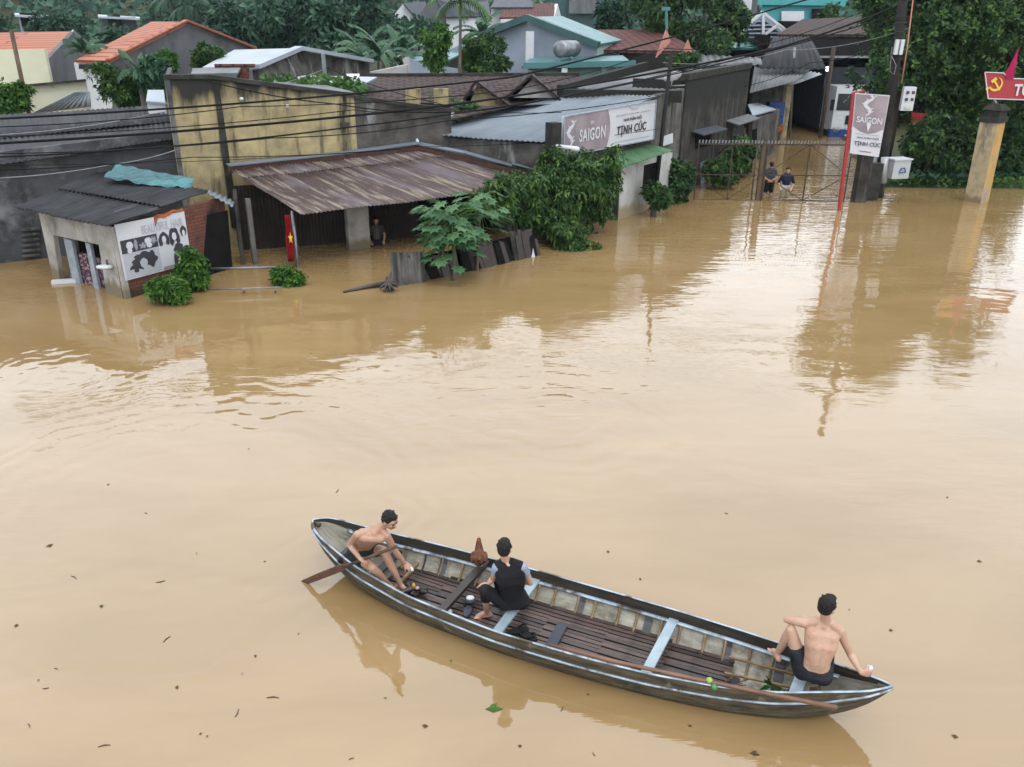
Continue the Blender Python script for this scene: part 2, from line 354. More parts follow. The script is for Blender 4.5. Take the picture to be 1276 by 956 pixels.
# ============================================================ MATERIALS
M = dict(
 concrete=mat('old_concrete', (.19, .18, .165), (.055, .053, .048), 1.1, c3=(.03, .03, .028), s3=1.5, st3=(2.5, 2.5, .25), lim3=(.5, .68), rough=.9),
 dark_conc=mat('mossy_dark_concrete', (.085, .077, .066), (.02, .019, .017), 1.3, top=((.018, .018, .016), 2.2, 4.4), c3=(.15, .14, .125), s3=1.4, st3=(3, 3, .2), lim3=(.56, .72), rough=.9),
 grey_wall=mat('stained_grey_plaster', (.11, .114, .12), (.028, .03, .032), .7, c3=(.25, .26, .265), s3=.75, lim3=(.53, .72), rough=.9),
 yellow=mat('weathered_yellow_limewash', (.54, .445, .235), (.28, .235, .135), 1.8, c3=(.03, .028, .024), s3=1.5, st3=(2.2, 2.2, .3), lim3=(.52, .68), rough=.9, top=((.022, .022, .018), 3.3, 5.2)),
 greyblock=mat('grey_block_wall', (.14, .13, .12), (.04, .036, .032), 1.6, c3=(.34, .34, .33), s3=1.1, st3=(1.5, 1.5, .5), lim3=(.56, .68), rough=.9),
 moss=mat('black_moss_coping', (.02, .02, .017), (.06, .06, .05), 3, rough=.95),
 white_pl=mat('white_plaster', (.58, .58, .57), (.38, .38, .35), 1.2, c3=(.16, .16, .14), s3=1.3, st3=(2.5, 2.5, .3), lim3=(.6, .75), rough=.85, wet=((.2, .17, .11), .75, -.1)),
 shack_pl=mat('grey_white_render', (.52, .49, .45), (.26, .24, .21), 1.5, c3=(.12, .11, .09), s3=1.6, st3=(1.6, 1.6, .35), lim3=(.55, .70), rough=.9, wet=((.14, .12, .08), .6, -.1)),
 brick=mat('red_brick', (.3, .1, .06), (.07, .04, .03), 1.3, uv=True, brick=((.22, .075, .048), (.14, .052, .036), (.08, .055, .045), 1), lim=(.48, .72), c3=(.02, .016, .014), s3=1.3, lim3=(.52, .66), rough=.9, wet=((.035, .025, .018), .4, -.1)),
 fibro=mat('dark_fibre_cement', (.055, .058, .064), (.022, .023, .026), .9, uv=True, stretch=(3, .5, 1), c3=(.16, .17, .18), s3=.9, st3=(2, .6, 1), lim3=(.58, .76), rough=.7),
 rust=mat('rusty_corrugated_iron', (.27, .225, .17), (.075, .042, .038), 1.1, uv=True, stretch=(5.5, .55, 1), c3=(.135, .11, .125), s3=.6, st3=(1.6, .6, 1), lim3=(.5, .6), lim=(.40, .50), rough=.55, metal=.15, detail=12),
 bluerf=mat('blue_grey_sheet', (.19, .235, .275), (.11, .14, .17), .6, uv=True, stretch=(2, .4, 1), c3=(.10, .11, .12), s3=1.2, st3=(.3, 1.5, 1), lim3=(.62, .75), rough=.55),
 whiterf=mat('pale_roof_sheet', (.40, .45, .50), (.27, .31, .35), .5, uv=True, rough=.5),
 greyrf=mat('grey_roof_sheet', (.19, .2, .21), (.10, .105, .11), .8, uv=True, stretch=(2, .5, 1), rough=.6),
 tealrf=mat('teal_roof_sheet', (.065, .21, .215), (.04, .15, .16), .6, uv=True, rough=.45),
 tealdk=mat('dark_teal_trim', (.025, .10, .10), (.015, .06, .06), 2, rough=.5),
 greenaw=mat('green_awning_sheet', (.11, .22, .11), (.06, .13, .065), 1.3, uv=True, stretch=(2, .5, 1), c3=(.2, .26, .17), s3=1, lim3=(.58, .7), rough=.6),
 orange=mat('orange_clay_tile', (.5, .15, .07), (.36, .10, .05), 3, uv=True, rough=.7, brick=((.50, .19, .11), (.42, .15, .085), (.2, .075, .05), 1, 8.0, .5, .07), lim=(.6, .9), bump=.3),
 brntile=mat('old_brown_tile', (.085, .05, .045), (.045, .03, .03), 3.5, uv=True, brick=((.10, .055, .045), (.065, .04, .035), (.012, .01, .01), 1, .45, .36, .06), lim=(.55, .8), c3=(.15, .09, .075), s3=2.5, lim3=(.58, .7), rough=.8),
 redtile=mat('old_red_tile', (.24, .07, .05), (.10, .045, .04), 2.5, uv=True, brick=((.20, .065, .05), (.12, .045, .038), (.03, .018, .016), 1, .45, .42, .06), lim=(.5, .8), rough=.8),
 slate=mat('dark_slate_roof', (.07, .08, .10), (.045, .05, .065), 2, uv=True, rough=.6),
 gablegrey=mat('grey_gable_render', (.17, .175, .19), (.10, .105, .115), .7, c3=(.2, .2, .21), s3=.5, lim3=(.55, .7), rough=.9),
 lilac=mat('pale_blue_paint', (.38, .44, .53), (.30, .36, .44), .5, rough=.7),
 mint=mat('pale_mint_paint', (.36, .50, .46), (.28, .42, .39), .8, rough=.7),
 turq=mat('turquoise_paint', (.10, .42, .43), (.08, .34, .36), .8, rough=.6),
 cream=mat('cream_paint', (.66, .66, .50), (.56, .56, .41), .8, c3=(.3, .3, .24), s3=1, lim3=(.66, .8), rough=.8),
 whitep=mat('white_paint', (.70, .72, .74), (.58, .60, .62), 1, rough=.5),
 pink=mat('salmon_paint', (.58, .27, .2), (.44, .2, .15), 2, rough=.8),
 red=mat('red_paint', (.45, .02, .025), (.3, .015, .02), 3, rough=.45),
 signred=mat('red_sign_face', (.42, .02, .035), (.36, .018, .03), 1, rough=.5),
 magenta=mat('magenta_cloth', (.45, .012, .09), (.32, .01, .06), 3, rough=.7),
 flagred=mat('flag_cloth', (.33, .01, .012), (.22, .008, .01), 3, rough=.8),
 gold=mat('yellow_print', (.80, .52, .03), rough=.5, bump=0),
 black=mat('matt_black', (.012, .012, .013), (.02, .02, .021), 4, rough=.7),
 cable=mat('cable_sheath', (.008, .008, .009), rough=.85, bump=0),
 dark=mat('shade_black', (.012, .012, .012), (.02, .019, .018), 2, rough=.95, spec=.03),  # near-black colour standing in for shade in interiors, openings and gaps
 shutter=mat('brown_metal_shutter', (.045, .035, .028), (.022, .018, .015), 2, wave=(3.4, .02), rough=.7),
 steel=mat('galvanised_steel', (.33, .35, .37), (.2, .21, .22), 6, rough=.4, metal=.7),
 alu=mat('dull_aluminium', (.50, .58, .66), (.33, .38, .44), 5, rough=.42, metal=.35),
 rustbar=mat('rusty_steel_bar', (.10, .07, .05), (.05, .035, .03), 8, rough=.8),
 mauve=mat('mauve_print', (.30, .24, .265), (.23, .185, .21), 1.2, rough=.45, c3=(.37, .31, .33), s3=.7),
 prwhite=mat('white_print', (.66, .67, .70), (.60, .61, .64), 1.5, rough=.45),
 prink=mat('dark_print', (.035, .035, .045), rough=.5, bump=0),
 prgrey=mat('grey_print', (.30, .31, .34), rough=.5, bump=0),
 prpale=mat('pale_grey_print', (.50, .52, .56), (.42, .44, .48), 1.5, rough=.5),
 tarp=mat('teal_tarpaulin', (.03, .16, .18), (.015, .09, .105), 4, rough=.5, c3=(.07, .26, .28), s3=1.5),
 orangecl=mat('orange_cloth', (.40, .12, .04), (.22, .06, .02), 5, rough=.8),
 wood=mat('weathered_timber', (.16, .11, .075), (.07, .05, .035), 4, stretch=(1, 1, .3), rough=.8),
 wooddk=mat('dark_wet_timber', (.045, .03, .025), (.02, .014, .012), 5, rough=.5),
 bark=mat('tree_bark', (.09, .07, .05), (.045, .036, .028), 5, stretch=(1, 1, .3), rough=.9),
 palebark=mat('pale_bark', (.2, .17, .13), (.11, .09, .07), 5, stretch=(1, 1, .3), rough=.9),
 glass=mat('dark_glass', (.02, .025, .03), rough=.25, bump=0, spec=.3),
 plastic=mat('grey_plastic', (.50, .52, .52), (.42, .44, .44), 3, rough=.4),
 truckw=mat('truck_white', (.68, .72, .76), (.6, .64, .68), 2, rough=.3),
 truckb=mat('truck_blue', (.02, .07, .26), (.015, .05, .2), 2, rough=.3),
 curtain=mat('floral_curtain', (.10, .045, .06), (.42, .33, .36), 14, lim=(.5, .6), detail=3, rough=.8),
 ypillar=mat('peeling_yellow_pillar', (.55, .43, .24), (.33, .28, .19), 3.2, wet=((.16, .12, .07), .5, -.1), c3=(.17, .15, .12), s3=1.5, st3=(1.5, 1.5, .5), lim3=(.52, .64), rough=.9),
 yside=mat('ochre_pillar_side', (.60, .37, .12), (.42, .28, .12), 2.2, c3=(.3, .3, .3), s3=1.7, st3=(1, 1, .4), lim3=(.54, .62), rough=.9),
 lamp=mat('lit_lamp', (1, 1, 1), emit=((1, 1, .95), 4), bump=0),
)
g_mango = green('mango_leaves', (.010, .042, .012), (.085, .165, .03))
g_dark = green('dark_leaves', (.008, .032, .012), (.085, .175, .038))
g_papaya = green('papaya_leaves', (.028, .09, .038), (.10, .20, .08))
g_bush = green('bright_bush_leaves', (.018, .065, .010), (.085, .19, .025))
g_hill_haze = green('hazed_hill_leaves', (.02, .065, .04), (.06, .14, .085))  # paler leaf green, distance haze put into the colour
g_far = green('distant_leaves', (.012, .042, .028), (.05, .115, .06))
g_banana = green('banana_leaves', (.015, .055, .03), (.05, .115, .055))
g_lime = green('lime_leaves', (.03, .09, .018), (.09, .19, .035))

# ============================================================ WATER AND GROUND
def hills(x, y):
    h = -1.4
    def ss(a, b, v): t = min(1, max(0, (v - a) / (b - a))); return t * t * (3 - 2 * t)
    h += 1.65 * ss(44, 56, y) * (1 - ss(6, 9, x) * (1 - ss(62, 68, y)))            # dry ground behind the row
    h += 1.62 * ss(12.9, 13.9, x - (y - 31) * .28) * ss(33.2, 34.2, y)  # bank on the right
    h += 34 * ss(150, 330, y) * (.62 + .38 * math.sin(x * .011 + 1.3)) + 6 * ss(200, 330, y) * math.sin(x * .03 + y * .01)
    h += 14 * ss(120, 200, y) * math.exp(-((x + 110) / 60) ** 2)
    return h
mb = MB(); xs = [-440 + 20 * i for i in range(12)] + [-200 + 5 * i for i in range(33)] + [-36 + 1.0 * i for i in range(92)] + [60 + 6 * i for i in range(24)] + [204 + 20 * i for i in range(12)]
xs = sorted(set(round(x, 2) for x in xs)); ys = [-28, -10] + [5 + 5 * i for i in range(5)] + [29 + .6 * i for i in range(62)] + [68 + 6 * i for i in range(30)] + [250 + 12 * i for i in range(13)]
NX = len(xs)
for y in ys:
    for x in xs: mb.v.append(Vec((x, y, hills(x, y))))
for j in range(len(ys) - 1):
    for i in range(NX - 1):
        a = j * NX + i; mb.f.append((a, a + 1, a + 1 + NX, a + NX)); mb.uv.append([(0, 0)] * 4); mb.tint.append(.5); mb.mi.append(0)
mb.build('ground', mat('muddy_grass_ground', (.05, .075, .025), (.09, .065, .04), .5, c3=(.02, .045, .015), s3=.15, rough=.95), smooth=True, kind='structure')

wm = bpy.data.materials.new('muddy_flood_water'); wm.use_nodes = True; t = wm.node_tree; p = t.nodes['Principled BSDF']; L = t.links.new
p.inputs['Roughness'].default_value = .025; p.inputs['IOR'].default_value = 1.78
geo = _n(t, 'ShaderNodeNewGeometry')
def wn(sc, stx, sty, det=2, rough=.5, off=0, dist=0):
    mp = _n(t, 'ShaderNodeMapping'); mp.inputs['Scale'].default_value = (stx, sty, 1); mp.inputs['Location'].default_value = (off, off, off); mp.inputs['Rotation'].default_value = (0, 0, R(8))
    L(geo.outputs['Position'], mp.inputs[0]); n = _n(t, 'ShaderNodeTexNoise'); n.inputs['Scale'].default_value = sc; n.inputs['Detail'].default_value = det; n.inputs['Roughness'].default_value = rough; n.inputs['Distortion'].default_value = dist
    L(mp.outputs[0], n.inputs['Vector']); return n.outputs[0]
def mth(op, a, b=None, c=None):
    m_ = _n(t, 'ShaderNodeMath', operation=op)
    for i, v in enumerate((a, b, c)):
        if v is None: continue
        if hasattr(v, 'links'): L(v, m_.inputs[i])
        else: m_.inputs[i].default_value = v
    return m_.outputs[0]
def mr(s_, a, b, c=0, d=1):
    r = _n(t, 'ShaderNodeMapRange'); r.inputs[1].default_value = a; r.inputs[2].default_value = b; r.inputs[3].default_value = c; r.inputs[4].default_value = d; L(s_, r.inputs[0]); return r.outputs[0]
# silt colour clouds
q = _n(t, 'ShaderNodeMix', data_type='RGBA'); L(mr(wn(.30, .7, 2.0, 8, .6, 0, .8), .32, .68), q.inputs[0])
q.inputs[6].default_value = (.186, .120, .050, 1); q.inputs[7].default_value = (.230, .154, .072, 1)
L(q.outputs[2], p.inputs['Base Color'])
sx = _n(t, 'ShaderNodeSeparateXYZ'); L(geo.outputs['Position'], sx.inputs[0])
def ring(x, y, r0, wl, amp, w_):
    dx = mth('SUBTRACT', sx.outputs[0], x); dy = mth('SUBTRACT', sx.outputs[1], y)
    wob = mth('MULTIPLY', wn(.9, 1, 1, 2), 1.1)
    d = mth('ADD', mth('SQRT', mth('ADD', mth('MULTIPLY', dx, dx), mth('MULTIPLY', dy, dy))), wob)
    env = mth('SUBTRACT', 1.0, mth('MINIMUM', 1.0, mth('DIVIDE', mth('ABSOLUTE', mth('SUBTRACT', d, r0)), w_)))
    return mth('MULTIPLY', mth('MULTIPLY', mth('SINE', mth('MULTIPLY', d, 2 * math.pi / wl)), env), amp)
swell = mth('MULTIPLY', wn(.9, 1, 1.3, 2, .45), .017)
patch = mr(wn(.16, 1, 1.5, 3, .5, 4), .42, .64)
rip = mth('MULTIPLY', mth('MULTIPLY', wn(3.4, .7, 2.3, 2, .5, 2, .4), patch), .0042)
far_ = mr(sx.outputs[1], 17, 30)
farrip = mth('MULTIPLY', mth('MULTIPLY', wn(2.2, .55, 2.4, 2, .5, 7, .3), far_), .016)
h = mth('ADD', mth('ADD', mth('ADD', swell, rip), farrip), mth('MULTIPLY', mth('MULTIPLY', wn(9, .6, 2.0, 3, .6, 11, .6), mr(wn(.35, 1, 1.8, 3, .5, 9), .45, .62)), mr(sx.outputs[1], 10, 22, .0011, .0)))
for a in ((-4.5, 9.5, 3.6, .42, .0026, 1.9), (.6, 12.6, 1.7, .5, .0032, 1.8), (-8.3, 14.0, 1.2, .3, .0012, 1.6), (-2.9, 7.7, .4, .22, .0028, .6)):
    h = mth('ADD', h, ring(*a))
ex = mth('DIVIDE', mth('SUBTRACT', sx.outputs[0], .6), 4.4); ey = mth('DIVIDE', mth('SUBTRACT', mth('SUBTRACT', sx.outputs[1], 13.2), mth('MULTIPLY', sx.outputs[0], .35)), 1.9)
msk = mth('SUBTRACT', 1.0, mth('MINIMUM', 1.0, mth('ADD', mth('MULTIPLY', ex, ex), mth('MULTIPLY', ey, ey))))
h = mth('ADD', h, mth('MULTIPLY', mth('MULTIPLY', wn(1.7, .8, 1.7, 2, .45, 21, .9), msk), .022))
bp = _n(t, 'ShaderNodeBump'); bp.inputs['Strength'].default_value = 1; bp.inputs['Distance'].default_value = 1; L(h, bp.inputs['Height']); L(bp.outputs[0], p.inputs['Normal'])
mb = MB(); mb.face([(-400, -28, 0), (400, -28, 0), (400, 130, 0), (-400, 130, 0)]); mb.build('water', wm, kind='structure')

# ============================================================ SMALL BUILDERS
def opening(root, A, B, pts, name, m, proud=.01, th=.03, frame=None, fm=None, fw=.06):
    """a flat leaf (door, window, shutter) laid on the facade plane A-B at the pixel corners pts"""
    P = [W(x, y, A, B) for x, y in pts]; A3, B3 = Vec((A[0], A[1], 0)), Vec((B[0], B[1], 0)); d = (B3 - A3).normalized(); n = Vec((d.y, -d.x, 0))
    if n.dot(A3) > 0: n = -n
    o = MB().poly([p + n * proud for p in P], th, n).build(name, m, root)
    if fm:
        f = MB(); k = len(P)
        for i in range(k): f.bar(P[i] + n * (proud + .03), P[(i + 1) % k] + n * (proud + .03), fw, fw, n)
        f.build('frame', fm, o)
    return o
def nrm(A, B):
    d = (Vec((B[0], B[1], 0)) - Vec((A[0], A[1], 0))).normalized(); n = Vec((d.y, -d.x, 0))
    return -n if n.dot(Vec((A[0], A[1], 0))) > 0 else n

# ============================================================ HAIR SALON SHACK
SA, SB, SC = G(66, 347), G(158, 373), G(290, 334)
root = thing('hair_salon', 'small half-flooded shack with a grey rendered front, red brick side and sagging black corrugated roof', 'shack', SB)
A, B = SA, SB
P = lambda x, y: W(x, y, A, B)
n1 = nrm(SA, SB)
def facepoly(pts, name, m, A, B, th=.12, off=0, parent=None):
    n = nrm(A, B); Q = [W(x, y, A, B) + n * off for x, y in pts]; return MB().poly(Q, th, n).build(name, m, parent)
# front wall with an opening: four pieces
fr = MB()
def fp(mbx, pts, A, B, th=.12, off=0):
    n = nrm(A, B); mbx.poly([W(x, y, A, B) + n * off for x, y in pts], th, n)
zt = W(139, 283, A, B).z
def low(p): return Vec((p.x, p.y, -1.0))
cL, cR = W(42, 262, A, B), W(139, 283, A, B); oTL, oTR = W(66, 293, A, B), W(123, 305, A, B)
oBL, oBR = low(W(72, 350, A, B)), low(W(131, 366, A, B))
cL = Vec((A.x, A.y, 0)) + Vec((0, 0, cL.z))
fr.poly([low(cL), oBL.copy(), oTL, cL], .12, n1)
fr.poly([cL, oTL, oTR, cR], .12, n1)
fr.poly([oBR, low(cR), cR, oTR], .12, n1)
fr.build('front_wall', M['shack_pl'], root)
# glass door leaves, posts and curtain inside the opening
lf = MB(); inn = -n1 * .10
for x0, x1 in ((74, 84), (101, 107)):
    a0, a1 = W(x0, 296 + (x0 - 66) * .2, A, B) + inn, W(x1, 297 + (x1 - 66) * .2, A, B) + inn
    lf.poly([low(a0), low(a1), a1, a0], .07, n1)
lf.build('door_post', M['alu'], root)
cu_ = MB(); cu_.corr(low(oBL + inn * 2.2) , low(oBR + inn * 2.2), W(123, 327, A, B) + inn * 2.2, W(74, 313, A, B) + inn * 2.2, .16, .03, 6, 2); cu_.build('curtain', M['curtain'], root, True)
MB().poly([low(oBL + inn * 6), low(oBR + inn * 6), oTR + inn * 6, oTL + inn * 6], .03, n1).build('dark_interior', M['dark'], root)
# brick side wall
n2 = nrm(SB, SC); BR = W(287, 245, SB, SC); BL = W(139, 283, SB, SC)
C2 = Vec((SC.x, SC.y, 0))
bw = MB(); bw.poly([low(SB), low(C2), Vec((C2.x, C2.y, BR.z + .0)), Vec((SB.x, SB.y, BL.z))], .14, n2); bw.build('brick_wall', M['brick'], root)
cn_ = MB(); cn_.poly([low(SB) + n2 * .02, low(SB) + n2 * .02 + (C2 - SB).normalized() * .12, BL + n2 * .02 + (C2 - SB).normalized() * .12, BL + n2 * .02], .1, n2); cn_.build('corner_post', M['shack_pl'], root)
# roof
r1, r2 = S(18, 259, 19.9), S(133, 280, 18.15); r3, r4 = S(262, 240, 21.3), S(128, 214, 23.4)
rf = MB(); mid1, mid2 = lerp(r1, r4, .42), lerp(r2, r3, .50)
rf.corr(r1, r2, lerp(r2, r3, .55), lerp(r1, r4, .5), .16, .022, 6, 3, .03, 1)
up_ = Vec((0, 0, .05)); rf.corr(lerp(r1, r4, .46) + up_, lerp(r2, r3, .50) + up_, r3 + up_, r4 + up_, .16, .022, 6, 3, .03, 5)
rf.build('roof', M['fibro'], root, True, solid=.02)
rg = random.Random(3)
# teal tarpaulin lying over the roof's back edge
TA, TB, TC, TD = S(130, 224, 21.9), S(238, 239, 21.45), S(243, 226, 21.9), S(145, 208, 22.6)
tp = MB(); nx, ny = 70, 18
for j in range(ny + 1):
    for i in range(nx + 1):
        u, v = i / nx, j / ny; q_ = lerp(lerp(TA, TB, u), lerp(TD, TC, u), v)
        q_ = q_ + Vec((0, 0, .06 + .022 * math.sin(u * 9 + v * 3) * math.sin(v * 5 + 1) + .016 * math.sin(u * 31 + v * 7) + .014 * abs(math.sin(u * 17 - v * 11)) - .05 * (j == 0) * abs(math.sin(u * 11))))
        tp.v.append(q_)
for j in range(ny):
    for i in range(nx):
        a = j * (nx + 1) + i; tp.f.append((a, a + 1, a + nx + 2, a + nx + 1)); tp.uv.append([(0, 0)] * 4); tp.tint.append(.5); tp.mi.append(0)
tag(tp.build('tarpaulin', M['tarp'], solid=.004), 'teal plastic tarpaulin draped over the back of the black corrugated shack roof', 'tarpaulin')
oc = MB(); a0, a1 = W(190, 270, SB, SC) + n2 * .06, W(226, 259, SB, SC) + n2 * .06
pts_ = [lerp(a0, a1, i / 6) + Vec((0, 0, .03 * math.sin(i * 2))) for i in range(7)]
for i in range(6): oc.poly([pts_[i] - Vec((0, 0, .09 - .008 * i)), pts_[i + 1] - Vec((0, 0, .08 - .008 * i)), pts_[i + 1] + n2 * -.02, pts_[i] + n2 * -.02], .03, n2)
oc.poly([pts_[0] - Vec((0, 0, .22)), pts_[1] - Vec((.12, 0, .12)), pts_[1], pts_[0]], .03, n2)
tag(oc.build('cloth', M['orangecl']), 'bunched orange cloth stuffed under the shack eave above the hair poster', 'cloth')
# poster
pr = thing('hair_poster', 'white poster of black hairstyle silhouettes with faint BEAUTIFUL HAIR heading on the brick wall', 'poster', W(158, 349, SB, SC) + n2 * .03)
def pq(pts, name, m, off, par=pr): return MB().poly([W(x, y, SB, SC) + n2 * off for x, y in pts], .004, n2).build(name, m, par)
pTL, pTR, pBR, pBL = (141, 280), (228, 263), (238, 328), (155, 350)
pq([pBL, pBR, pTR, pTL], 'sheet', M['prwhite'], .04)
def pp(u, v):  # u right, v down on the poster
    a_ = (pTL[0] + (pTR[0] - pTL[0]) * u, pTL[1] + (pTR[1] - pTL[1]) * u); b_ = (pBL[0] + (pBR[0] - pBL[0]) * u, pBL[1] + (pBR[1] - pBL[1]) * u)
    return W(a_[0] + (b_[0] - a_[0]) * v, a_[1] + (b_[1] - a_[1]) * v, SB, SC)
def prect(u0, v0, u1, v1, m, off, name='picture'):
    MB().poly([pp(u0, v1) + n2 * off, pp(u1, v1) + n2 * off, pp(u1, v0) + n2 * off, pp(u0, v0) + n2 * off], .003, n2).build(name, m, pr)
prect(.03, .30, .56, .54, M['prink'], .045); prect(.03, .55, .56, .98, M['prpale'], .045); prect(.58, .93, .98, .99, M['prgrey'], .045)
def blob(lst, m, off, name='hair_silhouette'):
    for u, v, ru, rv, k in lst:
        mb = MB(); pts = []
        for i in range(18):
            an = 2 * math.pi * i / 18; rr = 1 + k * math.sin(an * 5 + u * 20) + k * .6 * math.sin(an * 9 + v * 9)
            pts.append(pp(u + math.cos(an) * ru * rr, v - math.sin(an) * rv * rr) + n2 * off); off += .0004 / 18
        mb.poly(pts, .002, n2); mb.build(name, m, pr)
blob([(.33, .66, .14, .09, .2), (.42, .72, .09, .14, .2), (.20, .80, .09, .09, .3), (.26, .72, .1, .1, .15)], M['prink'], .051)
blob([(.31, .765, .055, .085, .05), (.33, .9, .035, .08, .03)], M['prpale'], .055, 'face_silhouette')
blob([(.65, .40, .06, .10, .06), (.60, .46, .03, .09, .05), (.70, .46, .03, .09, .05), (.80, .38, .07, .12, .08), (.85, .48, .03, .1, .1), (.76, .5, .03, .08, .1), (.94, .36, .045, .1, .05), (.84, .66, .07, .10, .1), (.93, .74, .05, .10, .1), (.78, .84, .03, .1, .05)], M['prink'], .051)
blob([(.65, .44, .03, .07, .02), (.80, .42, .032, .075, .03), (.94, .40, .02, .065, .02), (.15, .41, .05, .07, .03), (.14, .50, .035, .05, .03), (.42, .39, .05, .055, .05), (.43, .47, .04, .05, .05)], M['prwhite'], .055, 'face_silhouette')
blob([(.24, .42, .025, .10, .1), (.34, .46, .05, .05, .3), (.5, .40, .04, .06, .3)], M['prgrey'], .055)
hx = (pp(.98, .1) - pp(.4, .1)); O_ = pp(.36, .26)
text('BEAUTIFUL HAIR', O_ + n2 * .048, hx, (0, 0, 1), (pp(.95, .1) - pp(.36, .1)).length, .20, M['prpale'], pr, th=.002)
# little sink tray by the shack door
sk = thing('wash_basin', 'white basin with bottles fixed beside the salon door opening', 'basin', W(137, 330, A, B) + n1 * .12)
b0 = W(137, 331, A, B) + n1 * .14
MB().ell(b0, (.2, .12, .06)).build('bowl', M['whitep'], sk, True); MB().tube([b0 + V3(-.1, 0, .03), b0 + V3(-.1, 0, .2)], .03).tube([b0 + V3(.08, 0, .03), b0 + V3(.08, 0, .17)], .025).build('bottle', M['prink'], sk, True)
tag(MB().box(G(80, 351, .03), (.55, .16, .1), .3).build('foam_block', M['whitep']), 'white foam block afloat at the salon door sill', 'foam')
# near-black sheet at far right of brick wall, painted shade of a recess
MB().poly([W(251, 352, SB, SC) - n2 * -.02, W(289, 333, SB, SC) + n2 * .02, W(283, 262, SB, SC) + n2 * .02, W(258, 268, SB, SC) + n2 * .02], .02, n2).build('doorway_shade', M['dark'], root)
# translucent fallen roofing scrap
sc_ = MB(); sc_.corr(S(258, 240, 21.0), S(290, 258, 20.9), S(292, 250, 21.5), S(262, 236, 21.6), .12, .02, 6, 2)
tag(sc_.build('roofing_scrap', M['bluerf'], smooth=True, solid=.01), 'grey corrugated roofing scrap hanging at the right end of the shack roof', 'roofing')

# ============================================================ LEFT DARK WALL HOUSE
LA, LB = (-15.2, 20.55), (-8.6, 25.0)
root = thing('grey_wall_house', 'old house with a stained dark grey wall and blackish corrugated roof at far left', 'house', (-12, 24, 0))
n = nrm(LA, LB); a0, a1 = W(-40, 205, LA, LB), W(222, 160, LA, LB)
MB().poly([Vec((LA[0] - 1.5, LA[1] - 1.0, -1)), Vec((LB[0], LB[1], -1)), Vec((LB[0], LB[1], a1.z)), Vec((LA[0] - 1.5, LA[1] - 1.0, a0.z))], .2, n).build('wall', M['grey_wall'], root)
e0, e1 = W(-40, 207, LA, LB) + n * .35, W(216, 172, LA, LB) + n * .25
rf = MB(); k1, k2 = S(-50, 148, 26.5), S(205, 133, 29.0)
rf.corr(e0, e1, lerp(e1, k2, .5), lerp(e0, k1, .5), .14, .014, 5, 2, .05, 2); rf.corr(lerp(e0, k1, .46) + up_, lerp(e1, k2, .46) + up_, k2 + up_, k1 + up_, .14, .014, 5, 2, .08, 3)
rf.build('roof', M['fibro'], root, True, solid=.03)
v_ = MB()
for i in range(6): v_.box(W(38, 285 + i * 6.5, LA, LB) + n * .05, (.42, .1, .06), math.atan2(LB[1] - LA[1], LB[0] - LA[0]))
v_.build('vent_slats', M['concrete'], root)

# ============================================================ YELLOW WALL BUILDING
YA, YB = (-9.25, 23.25), (-5.35, 25.25); YC = (-2.85, 26.5)
root = thing('yellow_wall_building', 'building with tall weathered yellow limewashed wall streaked black with mould', 'building', (-7.5, 25.5, 0))
n = nrm(YA, YB); tl, tm, tr = W(203, 96, YA, YB), W(262, 96, YA, YB), W(441, 119, YA, YB)
yb2 = Vec((tr.x, tr.y, -1))
MB().poly([V3(YA[0], YA[1], -1), yb2, tr, tm, Vec((YA[0], YA[1], tl.z))], .2, n).build('wall', M['yellow'], root)
d_ = (Vec((YB[0], YB[1], 0)) - Vec((YA[0], YA[1], 0))).normalized(); pn = -n
cp = MB(); lft = Vec((YA[0], YA[1], tl.z))
for a_, b_ in ((lft, tm), (tm, tr)):
    cp.poly([a_ + n * .06 - V3(0, 0, .05), b_ + n * .06 - V3(0, 0, .05), b_ + n * .06 + V3(0, 0, .06), a_ + n * .06 + V3(0, 0, .06)], .32, n)
cp.build('coping', M['moss'], root)
w0 = W(266, 110, YA, YB); bt = MB()
bt.poly([Vec((w0.x, w0.y, .5)) + n * .05, Vec((w0.x, w0.y, .5)) + n * .05 + d_ * .22, W(272, 102, YA, YB) + n * .05, W(265, 101, YA, YB) + n * .05], .048, n); bt.build('pilaster', M['moss'], root)
sw = MB(); pw_ = V3(YA[0], YA[1], 0).normalized() + V3(.03, 0, 0); sw.poly([V3(YA[0], YA[1], -1), V3(YA[0], YA[1], -1) + pw_ * 5, Vec((YA[0], YA[1], tl.z)) + pw_ * 5, lft], .12, V3(-.92, -.37, 0)); sw.build('side_wall', M['grey_wall'], root)
for x, y, nm in ((300, 123, 'wall_light'), (357, 132, 'wall_light')):
    c_ = W(x, y, YA, YB) + n * .12; o = MB().ell(c_, (.06, .06, .05)).build(nm, M['whitep'], root, True)
c_ = W(429, 155, YA, YB) + n * .06; MB().box(c_, (.25, .1, .12), .47).build('rusty_box', M['wooddk'], root)
MB().poly([tr + pn * .001 + n * .0, tr + pn * 5, lft + V3(-1.0, 4.2, -.5), lft + V3(.12, .1, -.4)][::-1], .1).build('roof', M['greyrf'], root)
